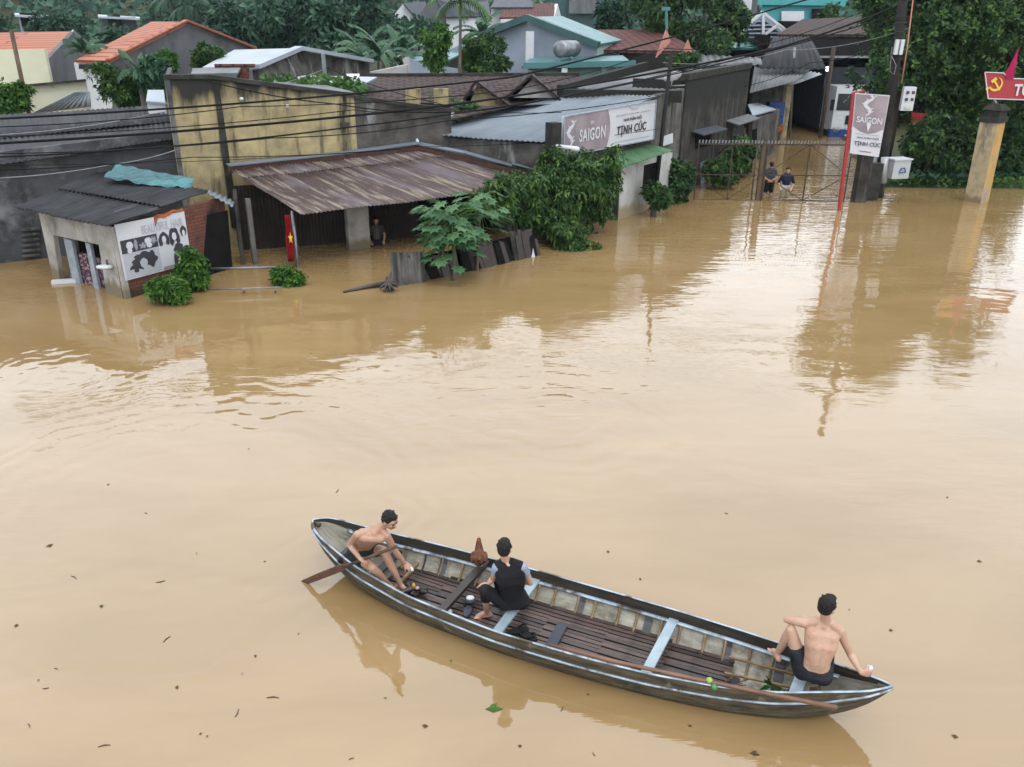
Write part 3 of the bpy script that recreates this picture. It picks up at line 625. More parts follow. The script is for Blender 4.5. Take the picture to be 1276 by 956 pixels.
# grey block wall continuing to the right
root = thing('grey_block_building', 'grey block walled building adjoining the yellow wall, stained brown and black', 'building', (-4, 26.5, 0))
g0 = W(441, 121, YA, YB); g1 = W(562, 137, YA, YC)
g0 = Vec((tr.x, tr.y, W(441, 121, YA, YB).z)) + d_ * .01
g1 = W(562, 138, (g0.x, g0.y), YC)
n = nrm(g0, g1)
MB().poly([Vec((g0.x, g0.y, -1)), Vec((g1.x, g1.y, -1)), g1, g0], .2, n).build('wall', M['greyblock'], root)
MB().poly([g0 + n * .05 - V3(0, 0, .05), g1 + n * .05 - V3(0, 0, .05), g1 + n * .05 + V3(0, 0, .05), g0 + n * .05 + V3(0, 0, .05)], .3, n).build('coping', M['moss'], root)

# ============================================================ RUSTY AWNING SHOP
aA, aB, aC, aD = S(285, 211, 23.3), S(375, 267, 21.0), S(690, 228, 25.6), S(522, 185, 26.0)
root = thing('awning_shop', 'open flooded shopfront beneath a broad rusty brown corrugated iron awning', 'shop', (-3.5, 24, 0))
rf = MB(); aE = S(705, 222, 26.0)
h1 = .52
aC = S(672, 232, 25.3); aD2 = aD + V3(.1, .1, 0)
rf.corr(aB, aC, lerp(aC, aD2, .80), lerp(aB, aA, .80), .105, .017, 6, 4, .02, 11)
rf.corr(lerp(aB, aA, .77) + V3(0, 0, .012), lerp(aC, aD2, .77) + V3(0, 0, .012), aD2 + V3(0, 0, .012), aA + V3(0, 0, .012), .105, .017, 6, 2, .01, 14)
rf.corr(aC, S(700, 226, 25.9), aD2 + V3(.12, 0, 0), aD2, .105, .014, 5, 2, 0, 17)
rf.build('awning_roof', M['rust'], root, True, solid=.008)
gt = MB()
for a_, b_ in ((S(284, 208, 23.35), S(441, 191, 25.1)), (S(441, 191, 25.1), S(522, 180, 26.1)), (S(522, 181, 26.1), S(580, 192, 25.9)), (S(580, 192, 25.9), S(638, 208, 25.9)), (S(638, 205, 25.9), S(690, 218, 25.9))):
    gt.bar(a_ + V3(0, 0, .05), b_ + V3(0, 0, .05), .42, .03)
gt.build('flashing', M['bluerf'], root)
gt = MB()
for a_, b_ in ((S(284, 212, 23.2), S(522, 186, 25.9)), (S(522, 186, 25.9), S(690, 226, 25.6))): gt.bar(a_, b_, .05, .16)
gt.build('edge_board', mat('brown_edge_board', (.10, .05, .04), (.05, .03, .025), 3), root)
# posts
def post(p, z, r, m, par, name='post', sq=False):
    mb = MB()
    if sq: mb.box((p.x, p.y, (z - 1) / 2), (r * 2, r * 2, z + 1), .6)
    else: mb.tube([(p.x, p.y, -1), (p.x, p.y, z)], r, 8)
    return mb.build(name, m, par, not sq)
post(G(318, 329), 1.75, .06, M['concrete'], root, sq=True); post(G(371, 333), 1.5, .05, M['steel'], root)
q0 = G(447, 309); MB().box((q0.x, q0.y, .35), (.62, .3, 2.7), .45).build('pillar', M['shack_pl'], root)
# back of the shop: shutters and dark interior
KA, KB = G(300, 318), G(520, 300); n = nrm(KA, KB)
MB().wall(KA + V3(-.2, .5, 0), KB + V3(0, .5, 0), -1, 1.8, .1).build('shutter', M['shutter'], root)
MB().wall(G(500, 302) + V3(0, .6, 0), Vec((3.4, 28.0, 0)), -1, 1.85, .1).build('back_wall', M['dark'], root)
MB().wall(G(322, 330) + V3(-.35, 0, 0), G(300, 316) + V3(0, .3, 0), -1, 1.75, .1).build('side_wall', M['dark_conc'], root)
# Vietnamese flag hanging furled on the post
fl = thing('flag', 'red flag with yellow star hanging furled on the awning post', 'flag', G(364, 332))
f0 = S(358, 268, 21.25); f1 = S(363, 326, 21.3); fm_ = MB()
cols = 10; rows_ = 12
for j in range(rows_ + 1):
    t_ = j / rows_; wd = .09 + .07 * math.sin(math.pi * min(1, t_ * .9)) + .015 * math.sin(t_ * 14); c_ = lerp(f0, f1, t_)
    for i in range(cols + 1):
        u = i / cols - .5; fm_.v.append(c_ + V3(u * wd * 1.3, .05 * math.sin(i * 1.9 + j * .3), 0))
for j in range(rows_):
    for i in range(cols):
        a = j * (cols + 1) + i; fm_.f.append((a, a + cols + 1, a + cols + 2, a + 1)); fm_.uv.append([(0, 0)] * 4); fm_.tint.append(.5); fm_.mi.append(0)
fm_.build('cloth', M['flagred'], fl, True, solid=.006)
st = MB(); c_ = S(362, 297, 21.18)
st.poly([c_ + V3(math.cos(math.pi / 2 + k * math.pi / 5) * (.12 if k % 2 == 0 else .05) * .55, 0, math.sin(math.pi / 2 + k * math.pi / 5) * (.16 if k % 2 == 0 else .07)) for k in range(10)], .012, V3(0, -1, 0)); st.build('star', M['gold'], fl)
MB().tube([f0 + V3(.12, .03, .1), (G(370, 334) + V3(-.02, .02, 0))], .012, 6).build('staff', M['steel'], fl, True)
# railings by the shop, white top bar
rl = thing('railing', 'low silver pipe railing half under water left of the furled flag', 'railing', G(300, 360))
z_ = .42; mbr = MB(); mbr.tube([G(262, 335, .1 + .32), G(345, 333, .42)], .03, 6); mbr.build('top_rail', M['steel'], rl, True)
mbr = MB(); mbr.tube([G(262, 361, .14), G(352, 358, .14)], .018, 6); mbr.build('lower_rail', M['steel'], rl, True)
for x in (304, 343): MB().tube([G(x, 361, .14), G(x, 368, -.2)], .02, 6).build('upright', M['steel'], rl, True)

# scrap fence of corrugated sheets, boards
fc = thing('scrap_fence', 'ramshackle fence of grey corrugated sheets and leaning boards behind the papaya', 'fence', G(560, 352))
FA, FB, FC_ = G(488, 357), G(530, 352), G(680, 318)
mbx = MB(); A0, B0 = V3(FA.x, FA.y, -.6), V3(FB.x, FB.y, -.6); mbx.corr(A0, B0, V3(FB.x, FB.y, .78), V3(FA.x, FA.y, .85), .15, .03, 8, 2); mbx.build('corrugated_sheet', M['concrete'], fc, True, solid=.01)
MB().wall(lerp(FB, FC_, .02) + V3(0, .5, 0), FC_ + V3(-.3, .5, 0), -.8, .55, .05).build('shade_backing', M['dark'], fc)  # near-black backing, its colour stands in for shade behind the boards
rg = random.Random(8)
for i in range(30):
    t_ = i / 31; p_ = lerp(FB, FC_, t_ + .01) + V3(0, rg.uniform(0, .12), 0); hh = rg.uniform(.45, .8); tl_ = -.42 + rg.uniform(-.16, .16)
    pw = rg.uniform(.16, .3); dd = (FC_ - FB).normalized()
    mbx = MB().poly([p_ + V3(0, 0, -.5), p_ + dd * pw + V3(0, 0, -.5), p_ + dd * (pw + tl_) + V3(0, .15, hh), p_ + dd * tl_ + V3(0, .15, hh + rg.uniform(-.08, .08))], .03)
    mbx.build('board', M['dark_conc'] if rg.random() < .35 else (M['dark'] if rg.random() < .4 else M['wooddk']), fc)
p_ = G(665, 320); mbx = MB().poly([p_ + V3(-.05, -.1, -.3), p_ + V3(.12, -.1, -.3), p_ + V3(-.12, .1, .62), p_ + V3(-.26, .1, .6)], .02); mbx.build('white_board', M['whitep'], fc)
pl = MB(); pl.tube([G(428, 364, .02), G(455, 358, .04), G(482, 353, .08)], [.03, .05, .06], 7); tag(pl.build('driftwood', M['wooddk'], smooth=True), 'dark waterlogged branch floating left of the corrugated sheet', 'branch')
rt = MB(); c_ = G(483, 352, .22); rg = random.Random(4)
for i in range(16): rt.caps(c_, .05, c_ + rdir(rg) * .26, .02, 6)
tag(rt.build('root_stump', M['wooddk'], smooth=True), 'tangled dark root stump against the corrugated sheet', 'stump')

# ============================================================ BLUE-GREY ROOF SHOP WITH THE SIGN
bE0, bE1, bT1, bT0 = S(530, 167, 27.0), S(690, 178, 25.3), S(818, 120, 30.0), S(700, 115, 32.5)
root = thing('sign_shop', 'shop with large blue-grey sheet roof and brown concrete wall carrying the long signboard', 'shop', (1.5, 28, 0))
rf = MB(); rf.corr(bE0, bE1, bT1, bT0, .16, .02, 6, 6, .04, 21); rf.build('roof', M['bluerf'], root, True, solid=.02)
wl = [V3(bE0.x + .1, bE0.y + .15, -1), V3(bE1.x, bE1.y + .15, -1), V3(bE1.x, bE1.y + .15, bE1.z - .08), V3(bE0.x + .1, bE0.y + .15, bE0.z - .08)]
MB().poly(wl, .2, V3(0, -1, 0)).build('front_wall', M['greyblock'], root)
NA, NB = (1.32, 25.35), (4.75, 29.75); n3 = nrm(NA, NB)
MB().poly([V3(NA[0], NA[1], -1), V3(NB[0], NB[1], -1), V3(NB[0], NB[1], 3.7), V3(NA[0], NA[1], 2.75)], .2, n3).build('street_wall', M['dark_conc'], root)
q0 = W(691, 190, NA, NB) + n3 * .08
MB().box((q0.x - .12, q0.y - .1, 1.2), (.34, .34, 4.35), .6).build('pillar', M['dark_conc'], root)
wA, wB = G(770, 274), G(833, 253)
n4 = nrm(wA, wB); t0, t1 = W(773, 207, wA, wB), W(833, 180, wA, wB)
wp = MB(); P0, P1 = Vec((wA.x, wA.y, 0)), Vec((wB.x, wB.y, 0)); ww = lambda x, y: W(x, y, wA, wB)
d4 = (P1 - P0).normalized(); zt4 = 1.8; 
def seg(mbx, s0, s1, z0, z1, off=0, th=.16): mbx.poly([P0 + d4 * s0 + V3(0, 0, z0) + n4 * off, P0 + d4 * s1 + V3(0, 0, z0) + n4 * off, P0 + d4 * s1 + V3(0, 0, z1) + n4 * off, P0 + d4 * s0 + V3(0, 0, z1) + n4 * off], th, n4)
Lw4 = (P1 - P0).length; sd = (ww(800, 240) - P0).xy.length; se = (ww(819, 235) - P0).xy.length
seg(wp, 0, sd, -1, zt4); seg(wp, se, Lw4, -1, zt4); seg(wp, sd, se, -1, .55); seg(wp, sd, se, 1.6, zt4); wp.build('white_wall', M['white_pl'], root)
wp = MB(); seg(wp, sd, se, .55, 1.6, -.1, .04); wp.build('window', M['dark'], root)
MB().poly([P0 + V3(0, 0, -1), P0 - n4 * 2.2 + V3(0, 0, -1) - d4 * .5, P0 - n4 * 2.2 + V3(0, 0, zt4) - d4 * .5, P0 + V3(0, 0, zt4)], .12).build('grey_return_wall', M['dark_conc'], root)
# green awning
ga = MB(); ga.corr(S(773, 211, 26.9), S(840, 188, 28.8), S(812, 179, 29.6), S(762, 190, 27.6), .16, .02, 6, 2, .03, 31)
tag(ga.build('green_awning', M['greenaw'], smooth=True, solid=.015), 'faded green corrugated awning over the white wall right of the mango tree', 'awning')
# signboard
sg = thing('shop_signboard', 'long mauve and white signboard reading SAIGON and TỊNH CÚC beneath the blue-grey roof', 'signboard', (1.4, 25.2, 2.2))
SGA, SGB = W(697, 170, NA, NB) + n3 * .14, W(811, 150, NA, NB) + n3 * .14
dS = (SGB - SGA); dS.z = 0; LS = dS.length; dS.normalize(); z0, z1 = W(701, 195, SGA, SGB).z, W(697, 146, SGA, SGB).z
O0 = Vec((SGA.x, SGA.y, z0)); 
zr0, zr1 = W(810, 174, SGA, SGB).z, W(811, 126, SGA, SGB).z
def sp(u, v, off=0):  # u 0..1 right, v 0..1 up
    return Vec((SGA.x, SGA.y, 0)) + dS * (u * LS) + V3(0, 0, (z0 + (zr0 - z0) * u) * (1 - v) + (z1 + (zr1 - z1) * u) * v) + n3 * off
nS = nrm(SGA, SGB)
MB().poly([sp(0, 0), sp(1, 0), sp(1, 1), sp(0, 1)], .08, nS).build('board', M['prwhite'], sg)
pt = [sp(.005, .02, .012)] + [sp(.44 + .035 * math.sin(math.pi * v), v, .012) for v in (.02, .2, .4, .6, .8, .98)] + [sp(.005, .98, .012)]
MB().poly(pt, .01, nS).build('mauve_panel', M['mauve'], sg)
hS = z1 - z0; upS = (sp(0, 1) - sp(0, 0)).normalized(); rS = (sp(1, .5) - sp(0, .5)).normalized()
text('SAIGON', sp(.15, .28, .02), rS, upS, LS * .27, hS * .33, M['prwhite'], sg, bold=.02, spacing=1.1)
text('BIA', sp(.26, .68, .02), rS, upS, LS * .035, hS * .1, M['prwhite'], sg)
def squiggle(org, rx, ry, s_, n, m, par):
    mb = MB(); pts = []
    for i in range(30):
        t_ = i / 29; pts.append(org + rx * s_ * (.5 + .33 * math.sin(t_ * 9.5 + .4) * (1 - .35 * t_)) + ry * s_ * 1.6 * (1 - t_))
    ribbon(mb, pts, [s_ * (.10 + .16 * math.sin(math.pi * min(1, (i / 29) * 1.05)) ** 1.0) for i in range(30)], n)
    for t_ in (.12, .3, .5, .7, .85):
        c_ = pts[int(t_ * 29)]
        for sg_ in (-1, 1): ribbon(mb, [c_ + n * .002, c_ + rx * s_ * .3 * sg_ + ry * s_ * .14 + n * .002], [s_ * .11, s_ * .03], n)
    mb.build('dragon_emblem', m, par)
squiggle(sp(.02, .2, .02), rS, upS, hS * .42, nS, M['prwhite'], sg)
text('TỊNH CÚC', sp(.55, .22, .02), rS, upS, LS * .34, hS * .36, M['prink'], sg, bold=.02, spacing=1.12)
text('NHÀ PHÂN PHỐI', sp(.62, .60, .02), rS, upS, LS * .21, hS * .13, M['prink'], sg, bold=.01)
text('TỔNG CÔNG TY CP BIA - RƯỢU - NGK SÀI GÒN', sp(.53, .76, .02), rS, upS, LS * .4, hS * .05, M['prgrey'], sg)
mb = MB(); ribbon(mb, [sp(.53, .10, .02), sp(.95, .10, .02)], .012, nS); mb.build('rule_line', M['prgrey'], sg)
mb = MB(); ribbon(mb, [sp(.68, .95, .02), sp(.72, .90, .02), sp(.77, .89, .02), sp(.80, .94, .02)], [.03, .07, .07, .02], nS); mb.build('emblem', M['prpale'], sg)
fmb = MB()
for a_, b_ in ((sp(0, 0), sp(1, 0)), (sp(0, 1), sp(1, 1)), (sp(0, 0), sp(0, 1)), (sp(1, 0), sp(1, 1))): fmb.bar(a_ + nS * .02, b_ + nS * .02, .035, .035, nS)
fmb.build('frame', M['alu'], sg)
# street lamp tube on the pillar
l0, l1 = S(694, 182, 24.9), S(719, 186, 24.7)
lp = thing('street_light', 'white horizontal tube street light on the pillar at the left of the signboard', 'lamp', l0)
MB().caps(l0, .05, l1, .08, 10).build('housing', M['whitep'], lp, True); MB().tube([l0, l0 + V3(-.25, .3, -.05)], .025).build('arm', M['steel'], lp, True)

# second grey roof behind, with thick parapet
root = thing('parapet_building', 'flat concrete building with grey sheet roof and thick mossy parapet behind the signboard', 'building', (5, 33, 0))
q_ = [S(718, 110, 32.2), S(846, 114, 31.3), S(912, 88, 38), S(830, 84, 40.5)]
rf = MB(); rf.corr(*q_, .2, .02, 5, 3, .05, 41); rf.build('roof', M['greyrf'], root, True, solid=.03)
pa = MB(); a_, b_ = S(702, 116, 31.2), S(850, 118, 30.7); pa.poly([a_ - V3(0, 0, .28), b_ - V3(0, 0, .28), b_ + V3(0, 0, .12), a_ + V3(0, 0, .12)], .25); 
a_, b_ = S(702, 112, 31.6), S(808, 82, 41); pa.poly([a_ - V3(0, 0, .5), b_ - V3(0, 0, .5), b_ + V3(0, 0, .16), a_ + V3(0, 0, .16)], .25); pa.build('parapet', M['dark_conc'], root)
# dark street facade
DA, DB, DC = (4.72, 29.95), (6.15, 31.75), (10.7, 40.2)
def sfac(A, B, zA, zB, name, m, par): n = nrm(A, B); return MB().poly([V3(A[0], A[1], -1), V3(B[0], B[1], -1), V3(B[0], B[1], zB), V3(A[0], A[1], zA)], .22, n).build(name, m, par)
sfac(DA, DB, 3.75, 3.9, 'pale_facade', M['concrete'], root)
zE, zF = W(850, 101, DB, DC).z, W(934, 85, DB, DC).z
fz = sfac(DB, DC, zE, zF, 'street_facade', M['dark_conc'], root)
n = nrm(DB, DC); dF = (V3(*DC, 0) - V3(*DB, 0)).normalized()
MB().poly([V3(*DB, -1) , V3(*DB, zE), V3(*DB, zE) - n * 2, V3(*DB, -1) - n * 2], .2).build('side_wall', M['dark_conc'], root)
MB().poly([V3(*DB, zE) + n * .05, V3(*DC, zF) + n * .05, V3(*DC, zF + .22) + n * .05, V3(*DB, zE + .22) + n * .05], .35, n).build('coping', M['moss'], root)
opening(root, DB, DC, [(866, 186), (886, 181), (886, 160), (866, 164)], 'window', M['dark'], .02, .03)
c0, c1 = W(862, 163, DB, DC), W(893, 156, DB, DC); cn3 = MB(); cn3.poly([c0 + n * .5 - V3(0, 0, .12), c1 + n * .5 - V3(0, 0, .12), c1, c0], .05); cn3.build('window_canopy', M['slate'], root)
opening(root, DA, DB, [(826, 182), (838, 178), (838, 166), (826, 170)], 'window', M['whitep'], .02, .03)
opening(root, DB, DC, [(873, 240), (880, 236), (879, 200), (872, 203)], 'door', M['bluerf'], .02, .03)
c0, c1 = W(905, 150, DB, DC), W(932, 142, DB, DC); cn3 = MB(); cn3.poly([c0 + n * .6 - V3(0, 0, .15), c1 + n * .6 - V3(0, 0, .15), c1, c0], .05); cn3.build('canopy', M['greyrf'], root)
opening(root, DB, DC, [(912, 180), (926, 174), (926, 150), (912, 154)], 'window', M['slate'], .02, .03)
sl_ = MB()
for i in range(5): sl_.bar(W(910, 190 - i * 7, DB, DC) + n * .08, W(919, 187 - i * 7, DB, DC) + n * .08, .03, .08)
sl_.build('louvre', M['concrete'], root)
# dish and poles
dz = S(838, 99, 31.6); ds = thing('satellite_dish', 'pale oval satellite dish standing on the grey roof behind the signboard', 'dish', dz)
o = MB().ell(dz + V3(0, 0, .1), (.34, .05, .17), Matrix.Rotation(-.35, 3, 'Y') @ Matrix.Rotation(.4, 3, 'X')).build('reflector', M['prwhite'], ds, True)
MB().tube([dz - V3(.05, 0, .3), dz], .02).build('mast', M['steel'], ds, True)
bp_ = G(817, 254); pz = thing('utility_pole', 'thin dark utility pole rising in front of the concrete house between signboard and gate', 'pole', V3(5.0, 29.6, 0))
MB().tube([V3(4.95, 29.55, -1), V3(5.2, 29.6, 5.2)], [.09, .06], 8).build('shaft', M['black'], pz, True)
MB().tube([V3(5.2, 29.6, 4.1), V3(5.7, 29.4, 4.15)], .02).build('bracket', M['steel'], pz, True)

# small plank hut and house by the yard
root = thing('plank_hut', 'narrow grey plank hut with white sheet roof beside the flooded yard', 'hut', (12, 42, 0))
HA, HB = G(932, 203), G(966, 190); n = nrm(HA, HB); z0 = W(933, 152, HA, HB).z; z1 = W(965, 138, HA, HB).z
MB().poly([V3(HA.x, HA.y, -1), V3(HB.x, HB.y, -1), V3(HB.x, HB.y, z1), V3(HA.x, HA.y, z0)], .15, n).build('plank_wall', M['concrete'], root)
MB().poly([S(938, 144, 41), S(967, 136, 43), S(944, 128, 45), S(932, 130, 43)], .05).build('roof', M['whiterf'], root)
opening(root, HA, HB, [(936, 200), (942, 197), (943, 160), (937, 162)], 'doorway_shade', M['dark'], .02, .03)  # flat near-black leaf drawn as the shade inside the hut door
root = thing('yard_house', 'low house with grey corrugated roof edged in dark ribs and a yellow post', 'house', (14, 46, 0))
rf = MB(); rf.corr(S(934, 116, 43), S(992, 101, 45), S(1010, 86, 50), S(940, 83, 50), .25, .02, 6, 2, 0, 51); rf.build('roof', M['greyrf'], root, True, solid=.04)
rf = MB(); rf.corr(S(868, 82, 41.5), S(950, 80, 43), S(948, 72, 47), S(866, 68, 47), .35, .03, 6, 2, 0, 52); rf.build('lean_to_roof', M['greyrf'], root, True, solid=.04)
rf = MB(); rf.corr(S(945, 102, 46), S(988, 105, 46.5), S(1024, 92, 50), S(1000, 88, 50), .3, .04, 6, 2, 0, 53); rf.build('patched_roof', M['whiterf'], root, True, solid=.04)
MB().wall(G(930, 187), G(968, 178), -1, S(968, 106, 47).z, .15).build('wall', M['dark_conc'], root)
pb = G(972, 176); MB().box((pb.x, pb.y - .2, 1.2), (.34, .34, 4.0), .2).build('post', M['ypillar'], root)
MB().tube([G(984, 172), S(990, 60, 48.5)], .07).build('mast', M['steel'], root, True)
# warehouse
root = thing('warehouse', 'large dark open-fronted warehouse with old brown tiled and sheet roof over the flooded yard', 'warehouse', (19, 52, 0))
wh = MB(); wh.poly([S(968, 43, 52.6), S(1100, 43, 52.6), S(1092, 20, 59), S(1000, 24, 59)], .15); wh.build('tile_roof', M['brntile'], root)
wh = MB(); wh.corr(S(944, 84, 47.5), S(1030, 86, 47.5), S(1010, 46, 51), S(964, 46, 51), .25, .04, 5, 2, 0, 61); wh.build('lower_roof', M['fibro'], root, True, solid=.04)
wh = MB(); wh.poly([S(990, 70, 52), S(1130, 70, 52), S(1100, 44, 52.8), S(968, 44, 52.8)], .1); wh.build('fascia', M['dark'], root)
wh = MB(); wh.bar(S(990, 71, 51.8), S(1086, 71, 51.8), .12, .12); wh.build('beam', M['steel'], root)
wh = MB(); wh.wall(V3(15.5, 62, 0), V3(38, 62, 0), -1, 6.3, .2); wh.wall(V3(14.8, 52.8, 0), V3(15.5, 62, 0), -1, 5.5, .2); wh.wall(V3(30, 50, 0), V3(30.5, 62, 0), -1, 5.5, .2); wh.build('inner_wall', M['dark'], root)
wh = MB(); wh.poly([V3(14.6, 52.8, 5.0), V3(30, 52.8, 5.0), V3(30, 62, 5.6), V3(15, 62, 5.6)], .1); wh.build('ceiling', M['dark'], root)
for x in (1022, 1110): post(G(x, 172), 4.9, .12, M['rustbar'], root)
lb = S(1031, 86, 50.5); lo = thing('lamp_bulb', 'single lit white bulb hanging under the dark warehouse eave', 'lamp', lb); MB().ell(lb, .13).build('bulb', M['lamp'], lo, True); MB().tube([lb, lb + V3(0, 0, .6)], .02).build('flex', M['black'], lo, True)
# blue barrels / machine at yard's left
bb = thing('machine', 'blue and orange machine parked under the yard house roof beside the yellow post', 'machine', G(962, 172))
b0 = S(963, 140, 46.5); MB().box(b0, (.9, .8, 1.1), .2).ell(b0 + V3(0, -.4, .1), (.2, .1, .2)).build('housing', M['truckb'], bb); MB().box(b0 - V3(0, 0, .8), (1.0, .8, .35), .2).tube([b0 + V3(-.4, -.5, -.9), b0 + V3(.4, -.5, -.9)], .2).build('chassis', M['orangecl'], bb)

# truck
tc_ = G(1070, 171); tr_ = thing('truck', 'white and blue truck with dark covered cargo bed parked in the warehouse mouth', 'truck', tc_)
TY = tc_.y; hw = 1.72; X0 = tc_.x; ztop = S(1075, 108, TY).z
def tb(x0, x1, z0, z1, y0, y1, name, m, bev=.0):
    mb = MB(); c = ((x0 + x1) / 2 + X0, (y0 + y1) / 2 + TY, (z0 + z1) / 2); mb.box(c, (x1 - x0, y1 - y0, z1 - z0)); o = mb.build(name, m, tr_)
    if bev: md = o.modifiers.new('b', 'BEVEL'); md.width = bev; md.segments = 3
    return o
tb(-hw, hw, .35, ztop, 0, 2.0, 'cab', M['truckw'], .16)
tb(-hw + .14, hw - .14, 1.5, 2.42, -.03, .02, 'windscreen', M['glass'], .04)
tb(-.95, .95, .72, 1.22, -.05, .0, 'grille', M['black'], .02)
tb(-hw - .08, hw + .08, -.35, .45, -.12, .3, 'bumper', M['truckb'], .08)
tb(-.9, .9, .05, .16, -.16, -.1, 'bumper_bar', M['truckw']); tb(-.9, .9, .42, .56, -.16, -.1, 'bumper_bar', M['truckw'])
for s_ in (-1, 1):
    o = MB().ell(V3(X0 + s_ * (hw - .28), TY - .13, .42), (.24, .06, .17)).build('headlight', M['steel'], tr_, True)
    tb(s_ * (hw + .16) - .09, s_ * (hw + .16) + .09, 1.5, 2.1, -.15, -.02, 'mirror', M['black'], .03)
    MB().tube([V3(X0 + s_ * hw * .8 - .15, TY + 1, -.4), V3(X0 + s_ * hw * .8 + .15, TY + 1, -.4)], .5, 16).build('wheel', M['black'], tr_)
tb(-.03, .6, 1.5, 1.53, -.06, -.04, 'wiper', M['black']); tb(-hw, hw, .2, 3.75, 2.3, 8.5, 'cargo_cover', M['slate'], .15)
for i in range(5): tb(-1.1 + i * .55 - .06, -1.1 + i * .55 + .06, ztop - .02, ztop + .07, .1, .25, 'marker_light', M['orangecl'])

# ============================================================ GATE
gA, gB = V3(6.75, 31.2, 0), V3(12.35, 31.2, 0)
gr = thing('yard_gate', 'wide rusty diagonal-braced bar gate across the flooded yard entrance', 'gate', (9.5, 31.2, 0))
zt_ = 2.03; cx = S(952, 210, 31.2).x
for nm, x0, x1 in (('left_leaf', gA.x, cx), ('right_leaf', cx + .05, gB.x)):
    f = MB(); f.bar((x0, 31.2, zt_), (x1, 31.2, zt_), .05, .05); f.bar((x0, 31.2, .0), (x1, 31.2, .0), .04, .04); f.bar((x0, 31.2, .93), (x1, 31.2, .93), .035, .035)
    for x in (x0, (x0 + x1) / 2, x1): f.bar((x, 31.2, -.8), (x, 31.2, zt_), .04, .04)
    m_ = (x0 + x1) / 2; f.bar((x0, 31.23, .93), (m_, 31.23, zt_), .025, .025); f.bar((m_, 31.23, zt_), (x1, 31.23, .93), .025, .025); f.bar((x0, 31.23, .93), (m_, 31.23, 0), .025, .025); f.bar((m_, 31.23, 0), (x1, 31.23, .93), .025, .025)
    lf_ = f.build(nm.replace('left_', '').replace('right_', ''), M['rustbar'], gr)
    s_ = MB(); nsp = int((x1 - x0) / .12)
    for i in range(nsp): s_.bar((x0 + i * .12, 31.2, zt_ + .03), (x0 + i * .12 + .015, 31.2, zt_ + .14), .05, .014)
    s_.build('spike_row', M['steel'], lf_)
MB().box((cx - .1, 31.25, .6), (.13, .13, 3.0)).box((cx - .32, 31.25, .6), (.05, .05, 2.9)).build('centre_post', M['wood'], gr)
gp = G(1072, 252); o = MB().box((gp.x - .05, gp.y + .1, .6), (.42, .45, 3.3)).build('gate_pillar', M['dark_conc']); tag(o, 'dark mouldy concrete gate pillar behind the red banner post', 'pillar')
o = MB().box((gp.x + .55, gp.y + .5, .2), (.42, .4, 2.3)).build('broken_wall', M['moss']); tag(o, 'stub of black mossy wall between gate pillar and utility pole', 'wall')
# banner on red post
bn = thing('banner_sign', 'upright mauve and white beer distributor banner on a leaning red metal post by the gate', 'sign', G(1047, 262))
r0, r1_ = G(1047, 262), S(1064, 115, 29.5)
MB().bar(r0 - V3(0, 0, 1), r1_, .11, .08, (0, 1, 0)).bar(r1_, S(1078, 114, 29.5), .05, .05).build('post', M['red'], bn)
def bnp(u, v, off=0):
    a_ = (1066 + (1109 - 1066) * u, 116 + 3 * u); b_ = (1059 + (1095 - 1059) * u, 191 + 5 * u); x = a_[0] + (b_[0] - a_[0]) * (1 - v); y = a_[1] + (b_[1] - a_[1]) * (1 - v)
    return S(x, y, 29.42) + V3(0, -off, 0)
nB = V3(0, -1, 0)
MB().poly([bnp(0, 0), bnp(1, 0), bnp(1, 1), bnp(0, 1)], .05, nB).build('panel', M['prwhite'], bn)
pt = [bnp(.02, .45, .01), bnp(.25, .38, .01), bnp(.5, .35, .01), bnp(.75, .38, .01), bnp(.98, .45, .01), bnp(.98, .985, .01), bnp(.02, .985, .01)]
MB().poly(pt, .008, nB).build('mauve_panel', M['mauve'], bn)
rB = (bnp(1, .5) - bnp(0, .5)); wB_ = rB.length; rB.normalize(); uB = (bnp(.5, 1) - bnp(.5, 0)); hB = uB.length; uB.normalize()
text('SAIGON', bnp(.1, .52, .02), rB, uB, wB_ * .8, hB * .10, M['prwhite'], bn, bold=.02)
squiggle(bnp(.2, .62, .02), rB, uB, wB_ * .6 , nB, M['prwhite'], bn) if False else squiggle(bnp(.22, .64, .02), rB, uB, hB * .21, nB, M['prwhite'], bn)
mb = MB().poly([bnp(.42, .52, .025), bnp(.5, .38, .025), bnp(.58, .52, .025)], .004, nB); mb.build('emblem_point', M['prwhite'], bn)
text('TỊNH CÚC', bnp(.1, .13, .02), rB, uB, wB_ * .84, hB * .10, M['prink'], bn, bold=.012)
text('NHÀ PHÂN PHỐI', bnp(.18, .265, .02), rB, uB, wB_ * .68, hB * .04, M['prink'], bn, bold=.01)
text('TỔNG CÔNG TY CP BIA SÀI GÒN', bnp(.12, .33, .02), rB, uB, wB_ * .74, hB * .02, M['prgrey'], bn)
mb = MB(); ribbon(mb, [bnp(.3, .06, .02), bnp(.7, .06, .02)], .02, nB); mb.build('red_rule', M['signred'], bn)
